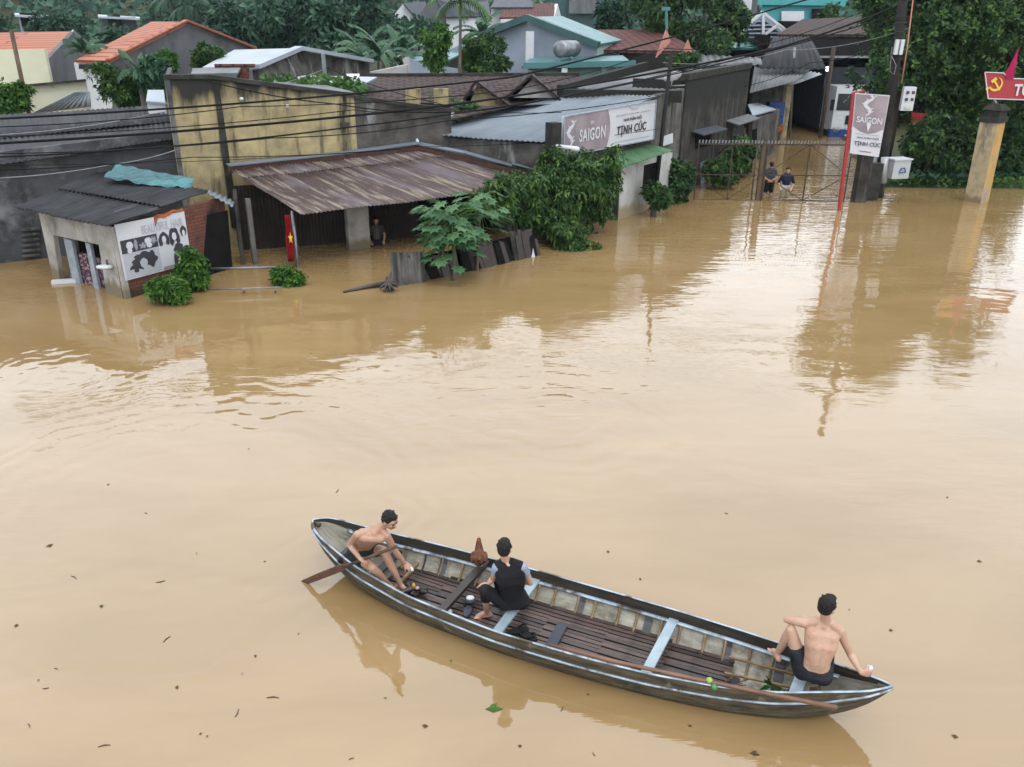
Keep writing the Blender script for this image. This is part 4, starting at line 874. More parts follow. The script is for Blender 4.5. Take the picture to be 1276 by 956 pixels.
# utility pole with boxes
pb = G(1096, 246); ptop = S(1141, -130, pb.y + .3); plt = thing('power_pole', 'tall dark concrete power pole with rungs, meter boxes and cables by the gate', 'pole', pb)
MB().tube([pb - V3(0, 0, 1), lerp(pb, ptop, .5), ptop], [.2, .17, .14], 10).build('shaft', M['dark_conc'], plt, True)
def pol(t_): return lerp(pb, ptop, t_)
def onp(y):
    best = min(range(101), key=lambda i: abs(proj_y(pol(i / 100)) - y)); return pol(best / 100)
def proj_y(p):
    d = p - V3(0, 0, CH); f = V3(0, math.cos(PIT), -math.sin(PIT)); u = V3(0, math.sin(PIT), math.cos(PIT)); z = d.dot(f); x = d.x / z; y = d.dot(u) / z
    c, s = math.cos(ROLL), math.sin(ROLL); return 478 - FP * (-s * x + c * y)
rn = MB()
for i in range(9): q_ = onp(20 + i * 9); rn.bar(q_ + V3(-.24, -.2, 0), q_ + V3(.24, -.2, 0), .02, .02)
rn.build('rungs', M['rustbar'], plt)
cb = MB(); cb.tube([onp(-100) + V3(.26, -.18, 0), onp(60) + V3(.26, -.2, 0), onp(102) + V3(.2, -.24, 0)], .025); cb.build('conduit', M['brick'] if False else M['pink'], plt, True)
cb = MB(); cb.tube([onp(60) + V3(-.28, -.2, 0), onp(66) + V3(-.28, -.2, 0), onp(88) + V3(-.3, -.3, 0), onp(92) + V3(-.15, -.35, 0), onp(80) + V3(-.1, -.3, 0), onp(70) + V3(-.3, -.3, 0)], .012); cb.build('cable_loop', M['steel'], plt, True)
for dx, y in ((-.12, 58), (.06, 58)): MB().box(onp(y) + V3(dx - .05, -.3, 0), (.12, .12, .5)).build('insulator', M['prwhite'], plt)
m1 = S(1131, 123, pb.y - .15); mb = MB().box(m1, (.42, .26, .82), -.15); o = mb.build('meter_box', M['prwhite'], plt); md = o.modifiers.new('b', 'BEVEL'); md.width = .03
for dx in (-.1, .1):
    for dz_ in (.22, -.02): MB().box(m1 + V3(dx, -.15, dz_), (.1, .02, .1), -.15).build('meter_window', M['prink'], o)
MB().box(m1 + V3(0, -.15, -.3), (.24, .02, .1), -.15).build('breaker_cover', M['cream'], o)
m2 = S(1118, 210, pb.y - .35); mb = MB().box(m2, (.72, .5, .68), .25); o = mb.build('switch_box', M['plastic'], plt); md = o.modifiers.new('b', 'BEVEL'); md.width = .02
MB().box(m2 + V3(0, 0, .36), (.8, .58, .05), .25).build('lid', M['prwhite'], o)
mb = MB(); e_ = m2 + V3(.1, -.29, -.03); ribbon(mb, [e_ + V3(-.12, 0, -.05), e_ + V3(-.06, 0, .08), e_ + V3(.04, 0, .09), e_ + V3(.1, 0, -.05)], .05, nB); ribbon(mb, [e_ + V3(-.14, -.001, -.09), e_ + V3(.12, -.001, -.06)], .04, nB); mb.build('emblem', M['truckb'], o)
MB().tube([S(1103, 196, pb.y - .3), S(1100, 228, pb.y - .3)], .14, 12).build('cable_sleeve', M['plastic'], plt, True)
# blue-grey crumpled sheet beside pole
mb = MB().poly([G(1080, 246) + V3(0, .6, 0), G(1093, 246) + V3(0, .6, 0), S(1093, 196, 33.2), S(1083, 196, 33.2)], .04); tag(mb.build('metal_sheet', M['bluerf']), 'leaning blue-grey metal sheet between gate pillar and power pole', 'sheet')
# yellow pillar with party sign
yb = G(1217, 251); yp = thing('yellow_pillar', 'peeling yellow concrete pillar with black cap standing in water at right', 'pillar', yb)
ytop = S(1237, 152, yb.y + .1)
def quadpil(c0, c1, w0, w1, ang):
    mb = MB(); M_ = Matrix.Rotation(ang, 3, 'Z'); B4 = [c0 + M_ @ V3(a * w0, b * w0, 0) for a, b in ((-1, -1), (1, -1), (1, 1), (-1, 1))]; T4 = [c1 + M_ @ V3(a * w1, b * w1, 0) for a, b in ((-1, -1), (1, -1), (1, 1), (-1, 1))]
    for i in range(4):
        j = (i + 1) % 4; mb.face([B4[i], B4[j], T4[j], T4[i]], mi=1 if i == 1 else 0)
    mb.face(T4); return mb
quadpil(yb - V3(0, 0, 1), ytop, .31, .31, -.92).build('shaft', [M['ypillar'], M['yside']], yp)
cp = quadpil(ytop, ytop + V3(.02, 0, .18), .36, .36, -.92); cp2 = quadpil(ytop + V3(.02, 0, .18), ytop + V3(.02, 0, .42), .29, .29, -.92); cp3 = quadpil(ytop + V3(.02, 0, .42), ytop + V3(.02, 0, .62), .36, .2, -.92)
for c_ in (cp2, cp3):
    b_ = len(cp.v); cp.v += c_.v; cp.f += [tuple(i + b_ for i in f) for f in c_.f]; cp.uv += c_.uv; cp.tint += c_.tint; cp.mi += [0] * len(c_.f)
cp.mi = [0] * len(cp.f); cp.build('cap', M['moss'], yp)
ps = thing('party_sign', 'red angular sign with yellow hammer and sickle above the yellow pillar, cut by the frame', 'sign', ytop + V3(0, 0, .6))
PY = ytop.y - .1; sp2 = lambda x, y, o=0: S(x, y, PY) + V3(0, -o, 0)
outl = [(1231, 123), (1330, 126), (1330, 99), (1257, 98), (1250, 91), (1227, 90)]
MB().poly([sp2(*q_) for q_ in outl], .07, nB).build('panel', M['signred'], ps)
ed = MB()
for a_, b_ in zip(outl, outl[1:] + outl[:1]): ed.bar(sp2(*a_, .02), sp2(*b_, .02), .03, .03, (0, 1, 0))
ed.build('edging', M['prwhite'], ps)
MB().tube([ytop + V3(0, 0, .55), sp2(1240, 124) + V3(0, .05, 0)], .05).build('stem', M['steel'], ps, True)
fp_ = MB().poly([sp2(1253, 98, .04), sp2(1262, 99, .04), sp2(1266, 78, .04), sp2(1269, 59, .04), sp2(1260, 78, .04), sp2(1252, 92, .04)], .04, nB); fp_.build('flame_fin', M['magenta'], ps)
em = MB(); c_ = sp2(1241, 105, .03); k = 1 / 27.
arc = [c_ + V3(math.cos(a) * 5.8 * k - .5 * k, 0, math.sin(a) * 5.8 * k + .3 * k) for a in [R(-150 + 19 * i) for i in range(13)]]
ribbon(em, arc, [.06, .07, .075, .08, .08, .08, .075, .07, .06, .05, .04, .025, .012], nB)
ribbon(em, [arc[0], arc[0] + V3(-.12, 0, -.09)], [.06, .08], nB)
ribbon(em, [c_ + V3(-.1, -.004, .12), c_ + V3(.16, -.004, -.2)], .065, nB); ribbon(em, [c_ + V3(-.19, -.006, .07), c_ + V3(-.04, -.006, .2)], .11, nB)
em.build('hammer_and_sickle', M['gold'], ps)
text('TỔ', sp2(1261, 119.5, .03), V3(1, 0, 0), V3(0, 0, 1), .62, .62, M['prwhite'], ps, bold=.03)
# red board in the shrubs
mb = MB().poly([S(1136, 158, 36), S(1156, 160, 36), S(1156, 142, 36), S(1136, 140, 36)], .05); tag(mb.build('red_board', M['red']), 'dull red board half hidden in the dark shrubs right of the power pole', 'board')
# ============================================================ HOUSES BEHIND
def gq(*pts): return [S(*p_) for p_ in pts]
def slab(pts, m, name, par, th=.12): return MB().poly(gq(*pts) if not isinstance(pts[0], Vec) else pts, th).build(name, m, par)
def down(pts, name, m, par, th=.2, zb=-.2):
    """wall whose top edge follows pts (pixel, depth) and that drops to the ground"""
    P = gq(*pts) if not isinstance(pts[0], Vec) else pts; a, b = P[0], P[-1]; n = nrm(a, b)
    return MB().poly([V3(a.x, a.y, zb), V3(b.x, b.y, zb)] + P[::-1], th, n).build(name, m, par)
# orange roofed houses
root = thing('orange_roof_house', 'house at far left with orange tiled roof and plain grey gable', 'house', (-27, 48, 0))
slab([(-40, 76, 42), (58, 74, 42), (90, 39, 48), (-30, 41, 48)], M['orange'], 'tile_roof', root)
down([(60, 74, 42), (92, 40, 47.8), (121, 64, 52)], 'gable_wall', M['gablegrey'], root)
slab([(90, 37, 48), (92, 37.5, 47.6), (121, 62, 51.6), (114, 63, 54)], M['whiterf'], 'far_roof', root)
root = thing('orange_roof_house', 'large house with orange tiled roof and broad dark grey gable wall behind the shrubs', 'house', (-17, 40, 0))
slab([(94, 75, 37), (134, 76, 36), (232, 27, 41), (189, 27, 44)], M['orange'], 'tile_roof', root)
down([(136, 77, 36.1), (231, 29, 41), (318, 60, 47)], 'gable_wall', M['gablegrey'], root)
MB().bar(S(134, 75, 35.9), S(232, 26, 40.8), .2, .1).bar(S(232, 26, 40.8), S(318, 60, 46.8), .2, .1).build('verge_tiles', M['orange'], root)
down([(92, 78, 37.3), (133, 79, 36.4)], 'front_wall', M['whitep'], root)
MB().poly(gq((98, 86, 36.8), (128, 87, 36.3), (128, 81, 36.3), (98, 80, 36.8)), .04).build('window', M['glass'], root)
# cream walled building
root = thing('cream_building', 'cream painted building with blank upper wall and a sheet patched lower wall', 'building', (-20, 33, 0))
down([(-40, 63, 36), (55, 61, 36)], 'upper_wall', M['cream'], root)
down([(8, 110, 31), (107, 101, 32)], 'lower_wall', M['cream'], root)
mb = MB(); mb.corr(*gq((40, 142, 30.6), (114, 133, 31.4), (112, 114, 31.5), (94, 115, 31)), .13, .015, 5, 1); mb.build('sheet_patch', M['whiterf'], root, True, solid=.02)
MB().bar(S(8, 109, 30.9), S(107, 100, 31.9), .15, .08).build('coping', M['moss'], root)
tag(MB().tube([S(40, 160, 29), S(14, 38, 29.5)], .07).build('bamboo_pole', M['wood'], smooth=True), 'leaning bare pole in front of the cream wall at far left', 'pole')
# white gable warehouse
root = thing('white_roof_shed', 'long shed with pale metal roof and stained grey gable wall', 'shed', (-8, 36, 0))
slab([(252, 84, 33), (318, 84, 32), (372, 60, 36), (292, 62, 39)], M['whiterf'], 'roof', root, .1)
down([(320, 85, 32.1), (372, 64, 36), (460, 78, 40)], 'gable_wall', M['greyblock'], root)
MB().bar(S(318, 83, 31.9), S(373, 60, 35.8), .35, .15).bar(S(373, 60, 35.8), S(462, 76, 39.8), .35, .15).build('verge', M['whiterf'], root)
MB().bar(S(268, 82, 31.6), S(317, 82, 31.5), .12, .12).build('red_beam', M['redtile'], root); MB().bar(S(303, 84, 31.6) , S(303, 100, 31.6), .35, .3).build('brick_pier', M['brick'], root)
slab([(238, 92, 29.5), (296, 91, 29.5), (300, 84, 31.5), (240, 85, 31.5)], M['greyrf'], 'lower_roof', root, .06)
root = thing('pale_flat_roof', 'low pale sheet roofs strewn with creeper just behind the yellow wall', 'roof', (-6, 31, 0))
slab([(330, 103, 29), (440, 112, 29), (470, 96, 33), (380, 94, 34)], M['whiterf'], 'sheet', root, .06); down([(330, 104, 29), (440, 113, 29)], 'wall', M['greyblock'], root)
slab([(430, 98, 33), (447, 98, 33), (448, 92, 34), (432, 92, 34)], M['whitep'], 'tank', root, .4)
root = thing('tile_roof_house', 'house with long brown tiled roof and two small yellow gable dormers', 'house', (0, 36, 0))
slab([(430, 126, 30), (724, 134, 31), (722, 94, 36), (460, 95, 36)], M['brntile'], 'tile_roof', root)
MB().bar(S(460, 94, 36), S(722, 93, 36), .25, .15).build('ridge', M['moss'], root)
down([(430, 127, 30), (724, 136, 31)], 'wall', M['greyblock'], root)
def dormer(x0, x1, xm, yb, yt, Y, wallm, lab=None):
    f = [S(x0, yb, Y), S(x1, yb, Y), S(xm, yt, Y)]
    MB().poly(f, 1.8, V3(0, -1, 0)).build('dormer_wall', wallm, root)
    for a_, b_ in ((f[0] + V3(-.25, 0, -.12), f[2]), (f[1] + V3(.25, 0, -.12), f[2])):
        u_ = V3(0, 0, .1); MB().poly([a_ + u_ + V3(0, -.3, 0), a_ + u_ + V3(0, 2.2, 0), b_ + u_ + V3(0, 2.2, 0), b_ + u_ + V3(0, -.3, 0)], .1).build('dormer_roof', M['brntile'], root)
dormer(584, 630, 595, 132, 105, 30.3, M['yellow']); dormer(640, 690, 664, 122, 98, 31.2, M['shack_pl'])
for x in (515, 550): MB().box(S(x, 120, 30.4), (.5, .3, .5)).build('vent_block', M['yellow'], root)
slab([(560, 150, 27.6), (640, 133, 29.5), (700, 130, 31), (560, 134, 29.6)], M['brntile'], 'lower_tile_roof', root)
# drain pipe white
dp = MB(); dp.tube([S(521, 181, 26.2), S(519, 171, 26.6), S(565, 141, 27.2)], .06); tag(dp.build('drain_pipe', M['whitep'], smooth=True), 'white plastic drain pipe slanting up from the corner of the rusty awning', 'pipe')
tag(MB().box(S(405, 97, 29.3), (.12, .12, 1.5)).build('roof_post', M['steel']), 'short wire-bracing post on the pale roofs behind the yellow wall', 'post')
# blue house
root = thing('blue_house', 'pale blue two-level house with teal metal roof and a steel water tank', 'house', (3, 45, 0))
HY = 44
down([(600, 44, 46), (656, 21, 45), (742, 54, 43)], 'gable_wall', M['lilac'], root)
down([(520, 80, 50), (600, 44, 46.1)], 'side_wall', M['lilac'], root)
down([(745, 56, 43), (771, 55, 46)], 'mint_wall', M['mint'], root)
slab([(745, 55, 42.6), (775, 50, 46), (700, 20, 50), (663, 21, 44.7)], M['tealrf'], 'roof', root, .1)
slab([(657, 22, 44.8), (663, 20, 49), (598, 43, 50), (598, 45, 45.6)], M['tealdk'], 'far_roof', root, .1)
MB().bar(S(598, 45, 45.5), S(657, 22, 44.5), .3, .3).bar(S(657, 22, 44.5), S(746, 56, 42.5), .3, .3).build('verge', M['tealdk'], root)
slab([(650, 82, 39.5), (790, 80, 39.5), (776, 69, 43), (660, 73, 43)], M['tealrf'], 'veranda_roof', root, .12)
MB().bar(S(652, 82, 39.4), S(792, 79, 39.4), .12, .25).build('gutter', M['tealrf'], root)
down([(658, 84, 40), (750, 84, 40)], 'veranda_wall', M['mint'], root); MB().box(S(703, 97, 39.5), (.25, .25, 1.1)).build('veranda_post', M['whitep'], root)
MB().box(S(696, 104, 39.9), (1.0, .1, .9)).build('window', M['dark'], root); MB().box(S(660, 61, 44), (.4, .2, 1.6)).build('roof_pipe', M['whitep'], root); MB().box(S(674, 98, 39.7), (.5, .3, .5)).build('air_unit', M['plastic'], root)
wt = thing('water_tank', 'horizontal stainless steel water tank lying on the veranda roof of the pale blue house', 'tank', S(707, 72, 42))
c_ = S(707, 61, 41.6); MB().tube([c_ + V3(-.4, -.75, 0), c_ + V3(-.38, -.7, 0), c_ + V3(.35, .5, 0), c_ + V3(.38, .55, 0)], [.25, .37, .37, .25], 18).build('drum', M['steel'], wt, True); MB().bar(c_ + V3(-.5, -.6, -.75), c_ + V3(-.3, -.6, -.3)).bar(c_ + V3(.3, -.2, -.75), c_ + V3(.2, -.2, -.3)).build('stand', M['steel'], wt)
# low pale wall between banana and blue house
root = thing('pale_low_building', 'low pale grey building with water drum between banana palms and blue house', 'building', (-4, 42, 0))
down([(462, 90, 40), (510, 80, 41)], 'wall', M['white_pl'], root); down([(510, 74, 44), (600, 92, 44)], 'side_wall', M['lilac'], root)
slab([(510, 76, 44), (560, 74, 44), (590, 60, 49), (520, 66, 49)], M['tealrf'], 'roof', root, .1)
# tiled roofs behind sign
root = thing('brown_roof_house', 'brown tiled roof house with two salmon gable ends and a teal finial', 'house', (9, 46, 0))
slab([(742, 62, 44), (868, 64, 42), (850, 51, 46), (820, 37, 50), (742, 37, 50)], M['redtile'], 'tile_roof', root); down([(772, 66, 43.8), (868, 68, 41.6)], 'wall', M['dark_conc'], root)
for xm, x0, x1, yt, yb, Y in ((831, 818, 836, 36, 72, 40.5), (858, 850, 864, 50, 70, 40.3)):
    P = gq((x0, yb, Y), (x1, yb - 20 if xm == 831 else yb, Y), (xm, yt, Y)); MB().poly(P, .3, V3(0, -1, 0)).build('gable_end', M['pink'], root)
MB().tube([S(831, 37, 40.5), S(830, 12, 40.5)], .06).box(S(830, 11, 40.5), (.35, .15, .15)).build('finial', M['tealrf'], root)
# turquoise and blue gable houses
root = thing('turquoise_house', 'turquoise house with white shuttered window behind the warehouse', 'house', (20, 66, 0))
down([(952, -12, 66), (1052, -14, 66)], 'wall', M['turq'], root); MB().box(S(1000, 2, 65.8), (6.4, .3, .5)).build('ledge', M['turq'], root)
MB().poly(gq((974, 34, 65.7), (1002, 34, 65.7), (1002, 14, 65.7), (974, 14, 65.7)), .1).build('shutter', M['whitep'], root); MB().poly(gq((1012, 27, 65.7), (1042, 27, 65.7), (1042, 11, 65.7), (1012, 11, 65.7)), .1).build('window', M['dark'], root)
root = thing('blue_gable_house', 'house with blue-grey double gable front under a teal lean-to', 'house', (17, 58, 0))
down([(908, 55, 57), (950, 18, 57), (990, 50, 57)], 'gable', M['lilac'], root)
MB().poly(gq((914, 51, 56.8), (982, 50, 56.8), (950, 23, 56.8)), .05).build('louvre_panel', M['slate'], root)
b_ = MB()
for a0, a1 in (((905, 54), (950, 15)), ((950, 15), (992, 48)), ((938, 54), (968, 32)), ((968, 32), (992, 50)), ((951, 18), (951, 44))): b_.bar(S(*a0, 56.5), S(*a1, 56.5), .16, .16, (0, 1, 0))
b_.build('barge_boards', M['prwhite'], root)
b_ = MB()
for i in range(5): b_.bar(S(918 + i * 5, 47 - i * 5, 56.6), S(978 - i * 5, 46 - i * 5, 56.6), .06, .08)
b_.build('louvre_slats', M['alu'], root)
slab([(902, 60, 55), (966, 60, 55), (970, 50, 57), (906, 51, 57)], M['tealrf'], 'lean_to_roof', root); down([(902, 61, 56), (966, 61, 56)], 'wall', M['dark'], root)
root = thing('grey_house', 'grey house with pale windows at the top edge above the dark tree', 'house', (20, 74, 0))
down([(905, -6, 72), (945, -6, 72)], 'wall', M['gablegrey'], root); MB().box(S(912, 2, 71.7), (1.6, .2, 1.2)).build('window', M['whitep'], root); MB().box(S(924, 3, 71.7), (1.6, .2, 1.2)).build('window', M['whitep'], root)
# far houses
root = thing('red_roof_house', 'white house with brick-red tiled roof beyond the pale blue gable', 'house', (1, 66, 0))
slab([(622, 22, 62), (690, 21, 62), (692, 4, 67), (632, 5, 67)], M['redtile'], 'tile_roof', root); down([(624, 24, 62), (692, 22, 62)], 'wall', M['whitep'], root); down([(691, 21, 62.5), (695, 5, 66.5), (699, 20, 68)], 'gable_wall', M['whitep'], root)
down([(612, 8, 66), (632, 8, 66)], 'side_block', M['whitep'], root); slab([(612, 9, 65), (665, 9, 65), (660, -4, 70), (618, -4, 70)], M['slate'], 'upper_roof', root)
root = thing('green_clad_building', 'large dark green sheet clad building at the top edge', 'building', (8, 90, 0)); down([(690, -8, 88), (752, -8, 88)], 'wall', M['tealdk'], root); MB().box(S(726, 0, 87.5), (2.6, .3, 2.4)).build('panel', M['greyrf'], root)
root = thing('white_gable_house', 'white gabled house with dark slate roof far behind the banana palms', 'house', (-10, 85, 0))
down([(488, 22, 85), (503, 4, 85), (520, 24, 85)], 'gable_wall', M['whitep'], root); slab([(520, 24, 84.5), (536, 20, 88), (530, 2, 91), (503, 4, 84.5)], M['slate'], 'roof', root)
root = thing('grey_gable_house', 'tall grey gabled house with dark roof right of the white gable', 'house', (-7, 85, 0))
down([(520, 22, 82), (538, -4, 82), (556, 20, 82)], 'gable_wall', M['gablegrey'], root); slab([(556, 21, 81.5), (612, 20, 84), (608, 0, 90), (542, -4, 82)], M['slate'], 'roof', root); down([(556, 22, 82), (612, 21, 84)], 'wall', M['whitep'], root)
for i, (x, y, wd, hh, Y, lb) in enumerate(((18, 16, 42, 22, 100, 'pale far house with thin flat roof at the foot of the left hill'), (122, 18, 52, 14, 110, 'low far house with white sheet roof in the trees above the orange roof'))):
    root = thing('far_house', lb, 'house', S(x + wd / 2, y + hh, Y)); down([(x + 4, y + 3, Y), (x + wd - 6, y + 3, Y)], 'wall', M['gablegrey'] if i else M['lilac'], root)
    slab([(x, y + 2.5, Y - 2), (x + wd, y + 5, Y - 2), (x + wd, y + 3, Y + 5), (x, y, Y + 5)], M['whiterf'], 'roof', root, .2); MB().box(S(x + wd * .4, y + 9, Y - .4), (1.5, .2, 1.4)).build('window', M['dark'], root)
root = thing('small_grey_roof', 'small grey roof peeping between the two orange roofed houses', 'roof', (-25, 60, 0)); slab([(108, 58, 58), (134, 56, 58), (130, 49, 62), (112, 50, 62)], M['greyrf'], 'sheet', root); down([(108, 59, 58.2), (134, 57, 58.2)], 'wall', M['gablegrey'], root)
root = thing('white_shed', 'small white shed roof left of the yellow wall top', 'shed', (-13, 30, 0)); slab([(182, 126, 27.5), (206, 128, 27.5), (204, 112, 29), (184, 112, 29)], M['whiterf'], 'roof', root, .06); down([(183, 127, 27.6), (206, 129, 27.6)], 'wall', M['whitep'], root)

# ============================================================ TREES AND PLANTS
def blobtree(name, label, cat, px, py, Y, rpx, hpx, n, L, m, seed, group=None, bark=None, lob=5, per=6, droop=.25, gz=None, trunk_r=.14, tb=0, fl=1.0):
    """tree whose crown is centred where pixel (px,py) falls at depth Y; rpx,hpx half extents in photo pixels"""
    rg = random.Random(seed); c = S(px, py, Y); k = Y * 1.0 / FP; rx, rz = rpx * k, hpx * k
    lobes = []
    for i in range(lob):
        a = rg.uniform(0, 6.28); q_ = rg.uniform(.3, .72); z = rg.uniform(-.66, .72)
        lobes.append(((c.x + math.cos(a) * rx * q_, c.y + math.sin(a) * rx * q_ * .9, c.z + z * rz), (rx * rg.uniform(.26, .52), rx * rg.uniform(.26, .52), rz * rg.uniform(.18, .40))))
    lobes.append((tuple(c), (rx * .62, rx * .6, rz * .72)))
    gz = max(hills(c.x, c.y), -.6) if gz is None else gz
    return add_tree(name, label, cat, (c.x, c.y, gz), lobes, n, L, L * .42, seed, m, bark or M['bark'], per, group, trunk_r, droop, top=(c.x, c.y, c.z + rz * .3), tb=tb)
# big trees on the right
blobtree('broadleaf_tree', 'tall dense dark tree rising behind the power pole', 'tree', 1140, 10, 37.0, 66, 118, 7000, .21, g_dark, 1, 'dark trees on the right bank', lob=16, droop=.05)
blobtree('broadleaf_tree', 'broad dark glossy tree behind the red party sign at the right edge', 'tree', 1238, 65, 36.5, 66, 118, 7500, .2, g_mango, 2, 'dark trees on the right bank', lob=16, droop=.05)
blobtree('broadleaf_tree', 'dark tree filling the upper gap between power pole and yellow pillar', 'tree', 1182, 95, 38.0, 55, 90, 5200, .2, g_dark, 3, 'dark trees on the right bank', lob=14, droop=.05)
blobtree('broadleaf_tree', 'overhanging leafy boughs beside the warehouse roof', 'tree', 1110, 26, 39.5, 34, 36, 2200, .19, g_mango, 4, 'dark trees on the right bank', lob=9, droop=.05)
blobtree('shrub', 'low dense shrubbery right of the switch box', 'shrub', 1160, 190, 35.6, 42, 52, 2600, .2, g_dark, 5, 'undergrowth on the right bank', lob=7, gz=.1)
blobtree('shrub', 'dark shrubbery immediately behind the yellow pillar', 'shrub', 1205, 200, 36.2, 42, 42, 2200, .2, g_dark, 6, 'undergrowth on the right bank', lob=7, gz=.1)
blobtree('shrub', 'shaded shrubbery at the right frame edge beyond the pillar', 'shrub', 1262, 190, 36.6, 44, 52, 2300, .2, g_dark, 7, 'undergrowth on the right bank', lob=7, gz=.1)
blobtree('shrub', 'ferny green shrub sprouting behind the gate pillar', 'shrub', 1086, 200, 34.6, 14, 34, 420, .24, g_bush, 8, 'undergrowth on the right bank', lob=4, gz=.1)
# ground cover on the bank
mb = MB(); rg = random.Random(77)
for i in range(5200):
    x = rg.uniform(1072, 1330); y = rg.uniform(222, 256) - (x - 1072) * .075 + rg.gauss(0, 2); p_ = G(x, y, .12)
    if hills(p_.x, p_.y) < -.02: continue
    hgt = rg.uniform(.08, .3) * (1.3 if y < 236 else .7); p_.z = max(.02, hills(p_.x, p_.y))
    d = (V3(0, 0, 1) + rdir(rg) * .8).normalized(); leaf(mb, p_, d, rdir(rg), hgt, hgt * .4, rg.random(), .3)
tag(mb.build('ground_plants', g_bush), kind='stuff')
mb = MB(); rg = random.Random(79)
for i in range(500):
    x = rg.uniform(1120, 1320); y = rg.uniform(205, 236) - (x - 1072) * .05; p_ = G(x, y, .15)
    if hills(p_.x, p_.y) < .0: continue
    a = rg.uniform(0, 6.28)
    for k in range(5):
        leaf(mb, p_, V3(math.cos(a + k * 1.26) * .8, math.sin(a + k * 1.26) * .8, rg.uniform(.4, 1.3)), V3(0, 0, 1), rg.uniform(.5, .8), .17, rg.uniform(0, .6), .25)
tag(mb.build('taro_leaves', g_banana), kind='stuff')
# shrubs between dark facade and gate
for args in (('bush', 'dark low bush at the foot of the concrete facade left of the gate', 846, 226, 30.6, 22, 27, 900, .2, g_dark, 11), ('bush', 'sprawling bush in front of the white wall window', 818, 244, 28.2, 20, 18, 700, .18, g_mango, 12), ('bush', 'green hedge bush behind the left gate leaf', 893, 216, 33.5, 22, 18, 800, .2, g_mango, 13), ('bush', 'tall dark shrub under the plank hut', 918, 196, 36.5, 26, 24, 900, .24, g_dark, 14)):
    blobtree(args[0], args[1], 'bush', *args[2:8], args[8], args[9], args[10], 'bushes by the yard gate', lob=5, gz=-.5)
# mango clump
add_l = lambda *a: None
for px, py, Y, rx, hx_, n_, L_, sd, lab in ((700, 246, 24.8, 43, 60, 3200, .17, 21, 'bushy mango tree drooping to the water in front of the signboard'), (738, 232, 25.6, 34, 48, 2200, .16, 22, 'mango tree touching the green awning at the right of the clump'), (642, 246, 23.6, 40, 38, 1900, .16, 23, 'lower leafy mango tree between papaya and the drooping clump'), (710, 298, 24.0, 34, 32, 1500, .15, 24, 'dense trailing foliage dipping in the water below the mango trees')):
    blobtree('mango_tree', lab, 'tree', px, py, Y, rx, hx_, n_, L_, g_mango, sd, 'mango trees by the signboard', lob=12, per=6, droop=.45, gz=-.8, tb=.06)
# papaya
def papaya(name, label, base, top, n, rad, seed, lsz, group=None):
    rg = random.Random(seed); root = thing(name, label, 'papaya tree', base, group); base, top = Vec(base), Vec(top)
    MB().tube([base - V3(0, 0, .8), lerp(base, top, .5) + V3(.03, 0, 0), top], [.055, .045, .035], 8).build('trunk', M['palebark'], root, True)
    lv = MB(); stl = MB()
    for i in range(n):
        a = rg.uniform(0, 6.28); el = rg.uniform(-.85, .7); r = rad * rg.uniform(.55, 1.05); s0 = top + V3(0, 0, rg.uniform(-.45, .1))
        c = s0 + V3(math.cos(a) * r, math.sin(a) * r, r * el - .1); stl.tube([s0, lerp(s0, c, .5) + V3(0, 0, .1), c], [.014, .011, .008], 5)
        out = V3(math.cos(a), math.sin(a), -.35).normalized(); upv = (V3(0, 0, 1) + rdir(rg) * .35).normalized(); X = out; Yv = upv.cross(X).normalized(); tn = min(1, max(0, rg.gauss(.5, .22)))
        for k in range(7):
            an = (k - 3) * .78; d = X * math.cos(an) + Yv * math.sin(an); Lk = lsz * (1 - .08 * abs(k - 3)); q_ = Yv * math.cos(an) - X * math.sin(an); dz = V3(0, 0, -1) * Lk
            P = [c, c + d * Lk * .35 + q_ * Lk * .16, c + d * Lk * .55 + q_ * Lk * .26 + dz * .08, c + d * Lk * .68 + q_ * Lk * .09 + dz * .1, c + d * Lk + dz * .14, c + d * Lk * .68 - q_ * Lk * .09 + dz * .1, c + d * Lk * .55 - q_ * Lk * .26 + dz * .08, c + d * Lk * .35 - q_ * Lk * .16]
            lv.face([P[0], P[1], P[2], P[3]], tint=tn); lv.face([P[0], P[3], P[4], P[5]], tint=tn); lv.face([P[0], P[5], P[6], P[7]], tint=tn)
    stl.build('leaf_stalks', g_lime, root, True); lv.build('leaves', g_papaya, root); return root
papaya('papaya_tree', 'papaya tree with large lobed leaves in front of the scrap fence', G(566, 350), S(562, 270, 20.4), 150, .80, 5, .27)
papaya('papaya_tree', 'smaller papaya tree crowding in behind the front papaya under the awning edge', G(592, 338), S(598, 252, 21.6), 70, .7, 6, .24)
# shack bushes, flag bush
for args in (('bush', 'slim upright bush at the brick corner in front of the hair poster', 240, 335, 19.3, 20, 34, 1300, .13, g_bush, 31), ('bush', 'rounded low bright bush under the hair poster', 203, 362, 18.3, 27, 17, 800, .14, g_bush, 32), ('bush', 'round potted bush at the foot of the flag post', 361, 352, 19.9, 22, 20, 900, .14, g_bush, 33), ('bush', 'small bright tuft of leaves on the right of the low shack bush', 224, 366, 18.2, 14, 12, 260, .13, g_bush, 34)):
    blobtree(args[0], args[1], 'bush', *args[2:8], args[8], args[9], args[10], 'garden bushes in the flood by the shack', lob=5, gz=-.6, trunk_r=.05, tb=.1)
